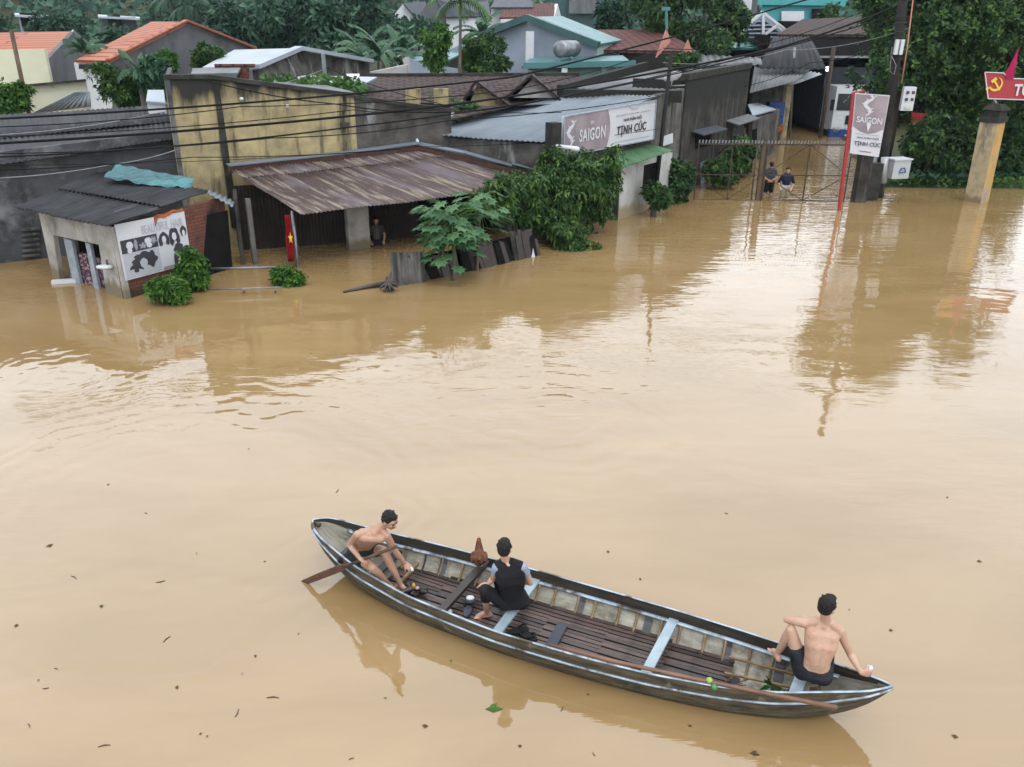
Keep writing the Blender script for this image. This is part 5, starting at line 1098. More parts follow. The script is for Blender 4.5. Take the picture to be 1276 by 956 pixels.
# green creeper on pale roof
rg = random.Random(9); mb = crown([(S(385, 104, 29.2), (1.6, .7, .2)), (S(410, 108, 28.8), (1.0, .5, .18))], 260, .28, .16, rg, 4); tag(mb.build('creeper', g_lime), 'light green creeper spreading on the pale roofs behind the yellow wall', 'creeper')
rg = random.Random(10); mb = crown([(S(572, 137, 29), (.5, .4, .25))], 60, .25, .12, rg, 5); tag(mb.build('roof_plant', g_dark), 'small dark plant growing on the brown tiled roof beside the yellow dormer', 'plant')
# trees behind left
mid = (('tree at the far left edge beside the cream wall', 10, 125, 29, 26, 24, 700, .24, g_bush), ('rounded shrub tree between the dark roof and the orange gable house', 150, 110, 31.5, 32, 26, 1100, .24, g_mango),
 ('small dark tree against the grey gable wall', 258, 68, 36, 20, 14, 420, .25, g_mango), ('sapling in front of the orange roofed house', 208, 75, 35, 12, 14, 260, .22, g_lime), ('leafy shrub beside the yellow wall corner', 190, 95, 31, 22, 22, 600, .26, g_banana),
 ('slim light green tree standing on the tiled roof line', 543, 66, 39, 20, 29, 700, .26, g_lime), ('bushy tree against the pale blue gable wall', 612, 66, 41, 28, 25, 900, .28, g_mango), ('loose tree left of the bushy one before the blue wall', 586, 72, 42, 16, 22, 400, .28, g_lime),
 ('dark dense conifer-like tree over the brown tiled roof', 845, 22, 50, 62, 46, 1900, .36, g_dark), ('dark tree between the brown roof and the blue gables', 905, 32, 53, 26, 36, 800, .36, g_dark),
 ('small green shrub at the base of the salmon gable', 850, 76, 38.5, 24, 9, 380, .22, g_mango), ('scrubby tree in front of the turquoise window', 1034, 18, 62, 14, 10, 200, .36, g_mango))
for i, (lab, px, py, Y, rx, hx_, n_, L_, m) in enumerate(mid):
    n_ = int(n_ * 1.5); L_ *= .8
    blobtree('tree', lab, 'tree', px, py, Y, rx, hx_, n_, L_, m, 100 + i, 'garden trees among the houses', lob=6)
farr = ((70, 60, 'tree filling the gap above the left orange roof', 66, 40, 66, 30, 22), ('', '', 'round tree left of the small far house', -4, 36, 80, 20, 18), ('', '', 'pale green tree right of the small far house', 88, 40, 74, 24, 18), ('', '', 'mid green tree above the second orange roof', 148, 50, 60, 34, 14),
 ('', '', 'very dark spreading tree behind the grey gable peak', 296, 42, 58, 50, 32), ('', '', 'dark bushy tree behind the white shed roof', 345, 30, 62, 34, 34), ('', '', 'tall dark tree with ragged top left of the banana palms', 400, 32, 60, 36, 30), ('', '', 'broad tree beyond the banana palms', 448, 20, 66, 34, 30),
 ('', '', 'low tree patch between the white shed and banana palms', 420, 58, 52, 24, 16), ('', '', 'dim tree behind the grey gabled house', 580, 18, 95, 40, 26), ('', '', 'tree behind the red roofed house', 716, 22, 100, 34, 18), ('', '', 'flowering pale tree beside the green clad building', 768, 26, 60, 22, 22),
 ('', '', 'dark tree at the top left beyond the far houses', 198, 26, 112, 22, 12), ('', '', 'rounded far tree at the foot of the hill', 250, 14, 92, 30, 18), ('', '', 'far tree above the left cream wall', 62, 44, 92, 24, 8), ('', '', 'dark tree by the slate roofed far houses', 470, 36, 78, 26, 22), ('', '', 'dim tree below the white gabled house', 520, 40, 62, 40, 14), ('', '', 'leafy tree left of the grey house at the top', 880, -10, 70, 40, 20))
for i, (_, _, lab, px, py, Y, rx, hx_) in enumerate(farr):
    blobtree('tree', lab, 'tree', px, py, Y, rx, hx_, 750, .52, g_far, 200 + i, 'trees beyond the houses', lob=6, per=5)
# areca palms, banana
def palm(name, label, base, top, nf, L_, seed, m, r=.12, leafw=.05, group=None, nl=16, cat='palm'):
    rg = random.Random(seed); root = thing(name, label, cat, base, group); base, top = Vec(base), Vec(top)
    MB().tube([base, lerp(base, top, .5), top], [r, r * .9, r * .8], 8).build('trunk', M['palebark'], root, True); mb = MB()
    for i in range(nf):
        a = i * 2.4 + rg.uniform(-.3, .3); e0 = rg.uniform(.2, 1.35); P = [top.copy()]; LL = L_ * rg.uniform(.75, 1.1); d = V3(math.cos(a) * math.cos(e0), math.sin(a) * math.cos(e0), math.sin(e0)); tn = rg.uniform(.15, .9)
        for k in range(nl):
            d = (d + V3(0, 0, -.11 * (1 + k / nl))).normalized(); P.append(P[-1] + d * LL / nl)
        for k in range(2, nl):
            d = (P[k + 1] - P[k - 1]).normalized() if k < nl else d; s_ = d.cross(V3(0, 0, 1)).normalized(); wl_ = LL * .30 * math.sin(math.pi * (k / nl) ** .8) + .06
            for sg_ in (-1, 1): leaf(mb, P[k], (s_ * sg_ + d * .5 + V3(0, 0, -.25)), V3(0, 0, 1), wl_, leafw * L_ * .9, tn, .25)
        mb.tube(P, [.02 * L_] + [.012 * L_] * (len(P) - 1), 4)
    mb.build('fronds', m, root); return root
def bananap(label, base, h, n, L_, seed):
    rg = random.Random(seed); root = thing('banana_plant', label, 'banana plant', base, 'banana plants behind the tiled roof'); base = Vec(base); top = base + V3(0, 0, h)
    MB().tube([base, top], [.16, .1], 8).build('stem', M['palebark'], root, True); mb = MB()
    for i in range(n):
        a = i * 2.4 + rg.uniform(-.3, .3); e = rg.uniform(.5, 1.3); d = V3(math.cos(a) * math.cos(e), math.sin(a) * math.cos(e), math.sin(e)); P = [top.copy()]; LL = L_ * rg.uniform(.8, 1.1); tn = rg.uniform(.2, 1)
        for k in range(9): d = (d + V3(0, 0, -.17)).normalized(); P.append(P[-1] + d * LL / 9)
        for k in range(1, 9):
            s_ = (P[k + 1] - P[k]).cross(V3(0, 0, 1)).normalized(); w0 = .22 * math.sin(math.pi * k / 9.6) ** .6 * L_ / 2.2; w1 = .22 * math.sin(math.pi * min(9.5, k + 1) / 9.6) ** .6 * L_ / 2.2
            for sg_ in (-1, 1): mb.face([P[k], P[k] + s_ * sg_ * w0 - V3(0, 0, .1 + rg.uniform(0, .08)), P[k + 1] - (P[k + 1] - P[k]) * .12 + s_ * sg_ * w1 - V3(0, 0, .1 + rg.uniform(0, .08)), P[k + 1]], tint=tn)
    mb.build('leaves', g_banana, root); return root
for i, (px, py, Y, h, lab) in enumerate(((478, 92, 45, 2.6, 'banana plant with long arching leaves left of the pale low building'), (500, 90, 47, 2.8, 'banana plant in the middle of the clump before the white gable'), (455, 92, 48, 2.6, 'banana plant at the left end of the clump'), (522, 86, 50, 3.0, 'banana plant behind the slim light green tree'), (600, 60, 56, 3.0, 'banana plant leaning over the blue house roof'), (110, 88, 38, 1.8, 'banana plant below the orange eave beside the cream wall'), (178, 118, 31, 1.8, 'banana plant at the left of the yellow wall'))):
    c_ = S(px, py, Y); bananap(lab, (c_.x, c_.y, .2), max(1.5, c_.z + .6), 13, 2.3 if i < 5 else 1.0, 40 + i)
c_ = S(570, 92, 40); t_ = S(574, 4, 40.4); palm('areca_palm', 'slender tall areca palm in front of the pale blue gable house', 'palm' and (c_.x, c_.y, .2), t_, 13, 1.9, 50, g_lime, .08, .05)
for i, (px, Y, lab) in enumerate(((212, 78, 'areca palm at the left of the pair over the orange roof'), (238, 74, 'areca palm at the right of the pair over the orange roof'), (352, 80, 'areca palm poking above the dark trees right of the grey gable'), (372, 70, 'small areca palm behind the white shed roof'))):
    t_ = S(px, (2, 10, 8, 20)[i], Y); palm('areca_palm', lab, (t_.x, t_.y, .2), t_, 15, 2.8, 60 + i, g_far, .12, .05, 'areca palms beyond the orange roofs')
# wooded hill: crowns nobody could count
rg = random.Random(99); mb = MB()
for i in range(2600):
    y = rg.uniform(105, 330); x = rg.uniform(-.75, .75) * y
    z = hills(x, y); r = rg.uniform(1.8, 4.2) * (1 if y > 150 else .7); tn = rg.random()
    for k in range(26):
        d = rdir(rg); d.z = abs(d.z) * 1.1 - .15; p_ = V3(x, y, z + r * .5) + V3(d.x * r, d.y * r, d.z * r * .9); leaf(mb, p_, (d + rdir(rg) * .8), rdir(rg), r * .6, r * .4, min(1, max(0, tn * .7 + rg.uniform(0, .3))), .2)
tag(mb.build('hill_forest', g_hill_haze), kind='stuff')

# ============================================================ CABLES
def cable(pts, r, sag, label, name='power_cable', m=None):
    P = [S(*p_) for p_ in pts]; Q = []
    for a, b in zip(P[:-1], P[1:]):
        for i in range(14): u = i / 14; Q.append(lerp(a, b, u) - V3(0, 0, sag * 4 * u * (1 - u)))
    Q.append(P[-1]); tag(MB().tube(Q, r, 6).build(name, m or M['cable'], smooth=True), label, 'cable', 'overhead power cables')
cable([(-60, 151, 19.5), (640, 96, 26), (1135, -40, 32.8)], .028, .12, 'thick black cable crossing in front of the tiled roofs to the top right')
cable([(-60, 182, 19.5), (560, 131, 25), (960, 62, 30), (1135, 0, 32.8)], .035, .1, 'thickest black cable sagging across the yellow wall to the power pole')
cable([(-60, 198, 19.0), (440, 158, 23.5), (828, 95, 29.5), (1135, 12, 32.8)], .022, .12, 'black cable running low over the yellow wall and below the parapet')
cable([(-60, 160, 20.0), (300, 133, 23), (640, 112, 27), (824, 62, 29.5)], .014, .1, 'thin black cable just under the uppermost thick one on the yellow wall')
cable([(-60, 172, 20.0), (440, 137, 24), (560, 133, 26)], .013, .12, 'thin cable across the middle of the yellow wall')
cable([(-60, 192, 19.4), (340, 172, 22), (560, 150, 24.5), (824, 120, 29.3)], .014, .1, 'thin cable crossing the lower yellow wall and the signboard top')
cable([(-60, 206, 19.0), (520, 183, 24), (826, 160, 28.6)], .008, .14, 'thin cable passing across the letters of the long signboard')
cable([(405, 84, 29.3), (560, 132, 28), (700, 140, 27)], .012, .1, 'fine cable dropping from the roof post to the blue-grey roof')
cable([(405, 86, 29.3), (300, 115, 27), (190, 142, 24), (0, 168, 22)], .010, .08, 'pale thin wire slanting down across the left house roof', m=M['steel'])
cable([(826, 60, 29.6), (960, 54, 31), (1135, -12, 32.8)], .014, .12, 'cable from thin dark pole up to the power pole')
cable([(826, 84, 29.6), (1000, 50, 31), (1135, 24, 32.8)], .014, .15, 'lower cable between thin dark pole and power pole')
cable([(826, 78, 29.6), (980, 62, 31), (1135, 34, 32.8)], .010, .2, 'slack grey wire above the warehouse fascia', m=M['steel'])
cable([(900, 112, 40), (1010, 78, 38), (1135, 45, 33)], .014, .2, 'wire from the yard house roof to the power pole')
cable([(255, 100, 23.5), (420, 130, 24.5), (560, 140, 25.5), (690, 122, 28), (960, 60, 34)], .018, .08, 'cable hugging the yellow wall coping then crossing the tiled roof')
cable([(0, 222, 20.5), (140, 205, 21.5), (222, 186, 22.5)], .012, .05, 'pale wire dangling across the dark grey wall', m=M['steel'])
cable([(-60, 214, 19.2), (240, 196, 21.8), (500, 186, 24)], .012, .06, 'lowest thin cable in front of the teal tarpaulin')
# ============================================================ BOAT
BAa, BBb = G(390, 650, .55), G(1112, 857, .5); BAa.z = BBb.z = 0
bd = (BBb - BAa); BL_ = bd.length; bd.normalize(); bn_ = V3(-bd.y, bd.x, 0)
def bw_(s, n, z): return BAa + bd * s + bn_ * n + V3(0, 0, z)
KS = [0, .12, .4, .85, 1.6, 2.7, 3.6, 4.3, 4.95, 5.4, 5.9, 6.2, BL_]
KW = [.05, .17, .255, .375, .50, .57, .555, .52, .445, .36, .20, .11, .03]
KZ = [.58, .555, .50, .43, .38, .355, .355, .36, .375, .40, .45, .48, .53]
def bint(K, s): return float(np.interp(s, KS, K))
def smo(K, s): return (bint(K, s - .12) + 2 * bint(K, s) + bint(K, s + .12)) / 4
def cen(s): return -.095 * math.sin(math.pi * min(1, max(0, s / BL_)))
def prof(s, inset=0.0):
    """half section, from gunwale to keel: (offset, z)"""
    e_ = min(s, BL_ - s); w_ = max(.006, smo(KW, s) * math.sqrt(max(0, 1 - (1 - min(1, e_ / .16)) ** 2)) - inset); z = smo(KZ, s); dp_ = .12 * min(1, (e_ + .12) / .7); ez = (abs(s / BL_ - .5) * 2) ** 6; kb = -.14 + (z + .10) * ez
    if inset: kb = max(.03, kb + .03)
    z2 = z - dp_; kb = min(kb, z2 - .006)
    P = [(w_, z - (.004 if inset else 0)), (w_ * .99, z2)]
    for q_, h in ((.93, .66), (.80, .36), (.60, .14), (.32, .03), (0, 0)): P.append((w_ * q_, kb + (z2 - kb) * h))
    return P
boat = thing('rowing_boat', 'long slender wooden sampan carrying three people across the brown flood', 'boat', bw_(BL_ / 2, 0, 0))
SS = sorted([BL_ * i / 72 for i in range(73)] + [.01, .025, .05, .12] + [BL_ - x for x in (.01, .025, .05, .12)])
def hullsurf(inset, i0=0, i1=7, sides=(-1, 1), flip=False):
    mb = MB()
    for sd in sides:
        base = len(mb.v); w_ = i1 - i0
        for s in SS:
            for (o_, z) in prof(s, inset)[i0:i1]: mb.v.append(bw_(s, cen(s) + o_ * sd, z))
        for a in range(len(SS) - 1):
            for b in range(w_ - 1):
                q_ = base + a * w_ + b; f = (q_, q_ + 1, q_ + w_ + 1, q_ + w_)
                if (sd > 0) != flip: f = f[::-1]
                mb.f.append(f); mb.uv.append([(SS[a], b * .12), (SS[a], b * .12 + .12), (SS[a + 1], b * .12 + .12), (SS[a + 1], b * .12)]); mb.tint.append(.5); mb.mi.append(0)
    return mb
m_trim = mat('worn_aluminium_strip', (.48, .58, .68), (.13, .15, .17), 4.5, stretch=(1, 1, 1), rough=.5, metal=.2, lim=(.42, .66), c3=(.09, .075, .055), s3=3, lim3=(.58, .64))
m_hull = mat('weathered_hull', (.15, .125, .08), (.045, .038, .028), 7, uv=True, stretch=(.4, 3, 1), c3=(.22, .2, .15), s3=6, lim3=(.58, .72), rough=.75)
m_in = mat('caulked_bamboo_lining', (.47, .45, .38), (.24, .22, .17), 3.0, uv=True, stretch=(1, 2, 1), c3=(.10, .085, .06), s3=3.4, st3=(1, 1, 1), lim3=(.50, .68), rough=.8, bump=.5, bscale=30)
m_plank = mat('wet_brown_planks', (.030, .019, .017), (.115, .072, .058), attr='tint', uv=True, rough=.42, c3=(.02, .014, .012), s3=5, lim3=(.5, .66))
m_rib = mat('split_bamboo', (.36, .25, .13), (.18, .12, .07), 6, rough=.7)
m_tar = mat('black_tar', (.03, .03, .034), (.06, .06, .065), 5, rough=.5)
m_thw = mat('blue_grey_thwart', (.42, .52, .58), (.26, .34, .40), 2.5, rough=.45)
hullsurf(0).build('hull', m_hull, boat, True)
hullsurf(.03, 0, 2, flip=True).build('inner_plank', mat('wet_dark_hull', (.07, .06, .045), (.03, .026, .022), 6, uv=True, stretch=(.4, 3, 1), rough=.6), boat, True)
hullsurf(.034, 1, 7, flip=True).build('lining', m_in, boat, True)
def rail(z_off, out, r, m, name, sq=(1, 1), s0=0, s1=BL_, both=True):
    for sd in (-1, 1):
        P = []
        for s in SS:
            if s < s0 or s > s1: continue
            (o_, z), (o2_, z2_) = prof(s)[:2]; P.append(bw_(s, cen(s) + max(.002, o_ + out) * sd, (z2_ if z_off < -.05 else z + z_off)))
        MB().tube(P, r, 8, True, sq).build(name, m, boat, True)
rail(.002, -.010, .0085, m_trim, 'gunwale_trim', (1.5, .8)); rail(-.12, .006, .012, m_trim, 'rub_strip'); rail(-.12, -.05, .016, m_trim, 'inner_rail', (1.8, .8), .35, 6.0)
# stem caps
for s0, s1 in ((0, .10), (BL_ - .12, BL_)):
    MB().tube([bw_(s0 - .02 if s0 == 0 else s0, cen(s0), smo(KZ, s0) - .02), bw_(s1, cen(s1), smo(KZ, s1) - .03)], [.012, .03] if s0 == 0 else [.03, .012], 8).build('stem_cap', m_hull, boat, True)
MB().poly([bw_(.05, cen(.1) - .03, .54), bw_(.5, cen(.5) - .22, .455), bw_(.5, cen(.5) + .22, .455), bw_(.05, cen(.1) + .03, .54)], .03, V3(0, 0, 1)).build('stern_deck', m_hull, boat) if False else None
# floor slats
fl_ = MB(); rgs = random.Random(71)
for k in range(-6, 7):
    pts = []
    for seg_ in ((1.05, 4.95),):
        s0 = seg_[0]; 
        while s0 < seg_[1]:
            s1 = min(s0 + .65, seg_[1]); tt = random.Random(k * 7 + int((s0 + .3) / 1.35)).random(); n0 = k * .058
            lim = min(smo(KW, s0), smo(KW, s1)) * .78
            jt = random.Random(k).uniform(-.005, .005)
            if abs(n0) < lim: fl_.bar(bw_(s0, cen(s0) + n0 + jt, .085 + jt), bw_(s1 + .01, cen(s1) + n0 + rgs.uniform(-.005, .005), .085), .044 + jt, .022); fl_.tint[-6:] = [tt] * 6
            s0 = s1
fl_.build('floor_slats', m_plank, boat)
MB().poly([bw_(1.15, -.24, .045), bw_(1.9, -.38, .045), bw_(4.3, -.40, .045), bw_(5.05, -.26, .045), bw_(5.05, .06, .045), bw_(4.3, .2, .045), bw_(1.9, .26, .045), bw_(1.15, .16, .045)], .02, V3(0, 0, 1)).build('bilge_board', M['wooddk'], boat)
# ribs and tar bands on both inner sides
def ribpath(s, sd, off):
    P = prof(s, .045)[1:6]; return [bw_(s, cen(s) + o_ * sd - off * sd, z + off * .6) for o_, z in P]
for i in range(23):
    s = .62 + i * .235
    for sd in (-1, 1):
        MB().tube(ribpath(s + .02 * math.sin(i * 3), sd, .008), .014 if i > 4 else .011, 6).build('rib', m_rib if i % 3 else M['rustbar'] if i < 6 else m_rib, boat, True)
for s in (1.52, 2.42, 3.22, 3.98, 4.82, 5.35):
    for sd in (-1, 1):
        P0, P1 = ribpath(s, sd, .006), ribpath(s + .085, sd, .006); mb = MB()
        for j in range(4): mb.poly([P0[j], P1[j], P1[j + 1], P0[j + 1]], .004)
        mb.build('tar_band', m_tar, boat)
def thwart(s0, s1, z, wd, m, name, th=.03, n0=None, n1=None):
    a = bw_(s0, cen(s0) + (smo(KW, s0) - .03 if n0 is None else n0), z); b = bw_(s1, cen(s1) - (smo(KW, s1) - .03 if n1 is None else -n1), z)
    MB().bar(a, b, wd, th).build(name, m, boat)
def sn(px, py, z): q_ = G(px, py, z); d = q_ - BAa; return d.dot(bd), d.dot(bn_) - cen(d.dot(bd))
s_a, s_b = sn(672, 716, .25)[0], sn(624, 780, .25)[0]; thwart(s_a, s_b, .245, .10, m_thw, 'thwart')
s_a, s_b = sn(840, 772, .25)[0], sn(806, 834, .25)[0]; thwart(s_a, s_b, .25, .10, m_thw, 'thwart')
thwart(5.62, 5.56, .31, .11, m_thw, 'thwart')
s_a, s_b = sn(608, 700, .3)[0], sn(552, 756, .16)[0]; MB().bar(bw_(s_a, cen(s_a) + .53, .33), bw_(s_b, cen(s_b) - .44, .14), .09, .05).build('cross_beam', M['wooddk'], boat)
s_a, s_b = sn(700, 780, .12)[0], sn(686, 806, .12)[0]; MB().bar(bw_(s_a, cen(s_a) + .1, .115), bw_(s_b, cen(s_b) - .40, .115), .11, .03).build('floor_crosspiece', M['slate'], boat)
thwart(.98, .98, .22, .1, M['wooddk'], 'aft_beam'); thwart(.62, .60, .36, .20, M['wooddk'], 'stern_seat')
for s, n0, n1 in ((.9, -.3, .3), (1.25, -.36, .36)): MB().bar(bw_(s, cen(s) + n0, .14), bw_(s, cen(s) + n1, .14), .03, .03).build('cross_stick', m_rib, boat)
MB().bar(bw_(4.9, cen(4.9) + .26, .15), bw_(5.62, cen(5.6) + .2, .2), .02, .02).bar(bw_(4.9, cen(4.9) + .05, .12), bw_(5.62, cen(5.6) + .05, .17), .02, .02).build('stringer', m_rib, boat)
MB().box(bw_(5.72, cen(5.7) + .2, .3), (.06, .05, .26)).box(bw_(5.72, cen(5.7) - .2, .3), (.06, .05, .26)).build('rib_block', M['wooddk'], boat)
# things in the boat
def onboat(px, py, z): return G(px, py, z)
pole_ = MB(); pole_.tube([G(684, 803, .37), G(760, 823, .38), G(860, 845, .385), G(1043, 882, .44)], [.016, .020, .020, .022], 8)
tag(pole_.build('punting_pole', mat('orange_brown_pole', (.24, .115, .06), (.12, .06, .035), 4, rough=.5), smooth=True), 'long orange-brown punting pole lying along the near gunwale', 'pole')
for x, y, lab in ((884, 850, 'pale green lime on the boat floor at left of the pair by the pole'), (890, 858, 'darker green lime nearest the near gunwale')):
    tag(MB().ell(G(x, y - 2, .40 if x < 886 else .37), (.033, .033, .03)).build('lime', mat('lime_skin_a' if x < 886 else 'lime_skin_b', (.28, .42, .08) if x < 886 else (.06, .22, .05), rough=.4, bump=.1), smooth=True), lab, 'lime')
rg = random.Random(12); mb = crown([(G(966, 856, .14), (.09, .07, .05))], 14, .12, .05, rg, 3); tag(mb.build('leafy_sprig', g_bush), 'green leafy sprig lying near the seated bare-backed man', 'leaves')
mb = MB()
for i in range(16): a = G(930 + rg.uniform(-35, 30), 852 + rg.uniform(-4, 12), .11); mb.tube([a, a + V3(rg.uniform(-.2, .2), rg.uniform(-.1, .1), rg.uniform(0, .03))], .006, 5)
tag(mb.build('twigs', M['wood'], smooth=True), 'scatter of twigs and dead stems on the boat floor toward the bow', 'twigs')
def sandal(p, rz, m, label, group):
    root = thing('sandal', label, 'sandal', p, group); Mz = Matrix.Rotation(rz, 3, 'Z'); mb = MB(); pts = []
    for i in range(16):
        a = 2 * math.pi * i / 16; w_ = .045 + .008 * math.cos(a); pts.append(Vec(p) + Mz @ V3(math.cos(a) * .125, math.sin(a) * w_, .03))
    MB().poly(pts, .025, V3(0, 0, 1)).build('sole', m, root)
    c = Vec(p) + Mz @ V3(.06, 0, .03); st = [c + Mz @ V3(-.03 + .06 * math.sin(t), math.cos(t) * .045, .045 * math.sin(t)) for t in [math.pi * i / 8 for i in range(9)]]
    MB().tube(st, .012, 6).build('strap', M['black'], root, True); return root
sandal(G(583, 762, .11), 1.4, M['slate'], 'dark blue sandal standing by the bent foot of the woman in black', 'sandals on the boat floor')
sandal(G(645, 788, .11), .3, M['black'], 'black sandal just right of the blue thwart', 'sandals on the boat floor')
sandal(G(657, 794, .11), -.6, M['black'], 'black sandal next to the near gunwale right of the thwart', 'sandals on the boat floor')
bk = thing('bailing_bowl', 'white topped dark bowl on the slats before the seated woman', 'bowl', G(586, 753, .12)); c_ = G(586, 752, .13)
MB().tube([c_, c_ + V3(0, 0, .04), c_ + V3(0, 0, .065)], [.04, .06, .065], 16).build('bowl', M['slate'], bk, True); MB().ell(c_ + V3(0, .01, .068), (.048, .04, .02)).build('cloth', M['whitep'], bk, True)
tag(MB().ell(G(556, 762, .12), (.07, .04, .03)).ell(G(560, 764, .12), (.03, .03, .03)).build('cloth_bundle', M['prpale'], smooth=True), 'small pale cloth bundle by the dark diagonal beam', 'cloth')
c_ = G(516, 737, .13); rg = random.Random(15); mb = MB()
for i in range(12): mb.caps(c_ + rdir(rg) * .05, .035, c_ + V3(rg.uniform(-.14, .16), rg.uniform(-.09, .09), rg.uniform(-.02, .06)), .025, 7)
nb = thing('bag', 'dark brown bag with yellow and pink scraps at the paddler\'s foot', 'bag', c_); mb.build('sack', M['wooddk'], nb, True); MB().ell(c_ + V3(.0, -.01, .08), (.02, .012, .04)).build('yellow_scrap', M['gold'], nb, True); MB().ell(c_ + V3(.04, -.02, .06), (.025, .02, .02)).build('pink_scrap', mat('pale_pink', (.6, .4, .38), bump=0), nb, True)
# hen
hn = thing('hen', 'reddish-brown hen perched on the dark beam at the far side of the boat', 'hen', G(597, 704, .36)); hc = G(597, 704, .36) + V3(0, 0, .10)
m_hen = mat('hen_feathers', (.22, .085, .04), (.06, .022, .015), 22, rough=.7, bump=.6, bscale=60)
mb = MB(); mb.ell(hc, (.085, .115, .085)); mb.caps(hc + V3(0, .04, .03), .06, hc + V3(-.005, .09, .14), .032); mb.ell(hc + V3(-.005, .10, .165), (.027, .034, .028)); mb.caps(hc + V3(0, -.07, .02), .05, hc + V3(.01, -.16, .09), .018); mb.caps(hc + V3(0, -.07, 0), .05, hc + V3(.03, -.15, .04), .02)
mb.ell(hc + V3(-.07, -.01, .01), (.03, .09, .055)); mb.ell(hc + V3(.07, -.01, .01), (.03, .09, .055))
fuse(mb, 'body', m_hen, hn, .006, 3)
MB().ell(hc + V3(-.005, .105, .195), (.005, .022, .014)).ell(hc + V3(-.005, .13, .145), (.006, .008, .014)).build('comb', M['red'], hn, True); MB().tube([hc + V3(-.005, .128, .163), hc + V3(-.005, .152, .158)], [.009, .002], 6).build('beak', M['gold'], hn, True)
for sd in (-1, 1): MB().tube([hc + V3(sd * .03, 0, -.07), hc + V3(sd * .03, .01, -.105)], .008, 6).tube([hc + V3(sd * .03, .05, -.105), hc + V3(sd * .03, -.02, -.105)], .007, 6).build('leg', M['gold'], hn, True)

# ============================================================ PEOPLE
def skinm(name, a, b): return mat(name, a, b, 4.5, rough=.48, bump=.35, bscale=55, lim=(.3, .7), c3=(a[0] * .92, a[1] * .72, a[2] * .72), s3=9, lim3=(.5, .72), spec=.4, ks=.74)
sk_a, sk_b, sk_c = skinm('tanned_skin', (.47, .29, .20), (.37, .205, .14)), skinm('light_tan_skin', (.56, .36, .26), (.48, .285, .205)), skinm('warm_skin', (.53, .345, .245), (.43, .255, .175))
m_hair = mat('black_hair', (.010, .009, .010), (.022, .019, .018), 40, rough=.6, bump=.8, bscale=90)
m_short = mat('black_shorts', (.012, .013, .018), (.035, .037, .046), 5, rough=.8, bump=1, bscale=14)
m_vest = mat('black_jersey', (.010, .010, .012), (.022, .022, .026), 4, rough=.85, bump=1, bscale=11)
m_sleeve = mat('pale_blue_sleeve', (.36, .42, .55), (.25, .3, .42), 12, rough=.8)
m_navy = mat('navy_shirt', (.012, .018, .045), (.02, .028, .06), 5, rough=.8)
m_eye = mat('eye_dark', (.02, .015, .012), rough=.2, bump=0); m_lip = mat('lips', (.30, .11, .09), rough=.5, bump=0)
def frame(fwd, up=(0, 0, 1)):
    f = Vec(fwd).normalized(); u = Vec(up); r = f.cross(u).normalized(); u = r.cross(f).normalized(); return Matrix((r, f, u)).transposed()   # columns: right, forward, up
def head(mb, c, Fm, k=1.0):
    q = lambda x, y, z: c + Fm @ V3(x, y, z) * k
    mb.ell(q(0, -.005, .025), (.073 * k, .092 * k, .086 * k), Fm, 20, 14); mb.ell(q(0, .012, -.03), (.058 * k, .07 * k, .078 * k), Fm, 18, 12); mb.ell(q(0, .045, -.085), (.028 * k, .03 * k, .022 * k), Fm)
    mb.caps(q(0, .082, .01), .009 * k, q(0, .102, -.028), .013 * k); mb.caps(q(-.03, .075, .032), .012 * k, q(.03, .075, .032), .012 * k)
    for sd in (-1, 1): mb.ell(q(sd * .074, -.01, -.012), (.010 * k, .02 * k, .03 * k), Fm); mb.ell(q(sd * .038, .062, -.022), (.02 * k, .018 * k, .02 * k), Fm)
def facebits(root, c, Fm, k=1.0):
    q = lambda x, y, z: c + Fm @ V3(x, y, z) * k; mb = MB()
    for sd in (-1, 1): mb.ell(q(sd * .029, .083, .004), (.011 * k, .007 * k, .006 * k), Fm)
    mb.build('eyes', m_eye, root, True); mb = MB()
    for sd in (-1, 1): mb.caps(q(sd * .016, .09, .026), .004 * k, q(sd * .045, .08, .028), .003 * k)
    mb.build('eyebrows', m_hair, root, True); MB().ell(q(0, .086, -.055), (.022 * k, .008 * k, .007 * k), Fm).build('mouth', m_lip, root, True)
def hair(root, c, Fm, k=1.0, low=.0, vox=.006):
    q = lambda x, y, z: c + Fm @ V3(x, y, z) * k; mb = MB()
    mb.ell(q(0, -.018, .040), (.083 * k, .092 * k, .088 * k), Fm, 20, 14); mb.ell(q(0, -.042, .0 - low), (.074 * k, .066 * k, .072 * k), Fm, 18, 12); mb.ell(q(0, .045, .088), (.05 * k, .042 * k, .028 * k), Fm)
    rg = random.Random(5)
    for i in range(60):
        d = rdir(rg)
        if d.z < -.1: continue
        p_ = c + Fm @ V3(d.x * .083, d.y * .09 - .018, d.z * .088 + .04) * k; mb.caps(p_, .010 * k, p_ + Fm @ V3(d.x * .006 + rg.uniform(-.01, .01), d.y * .006 + .008, d.z * .006) * k, .006 * k, 6)
    fuse(mb, 'hair', m_hair, root, vox, 1)
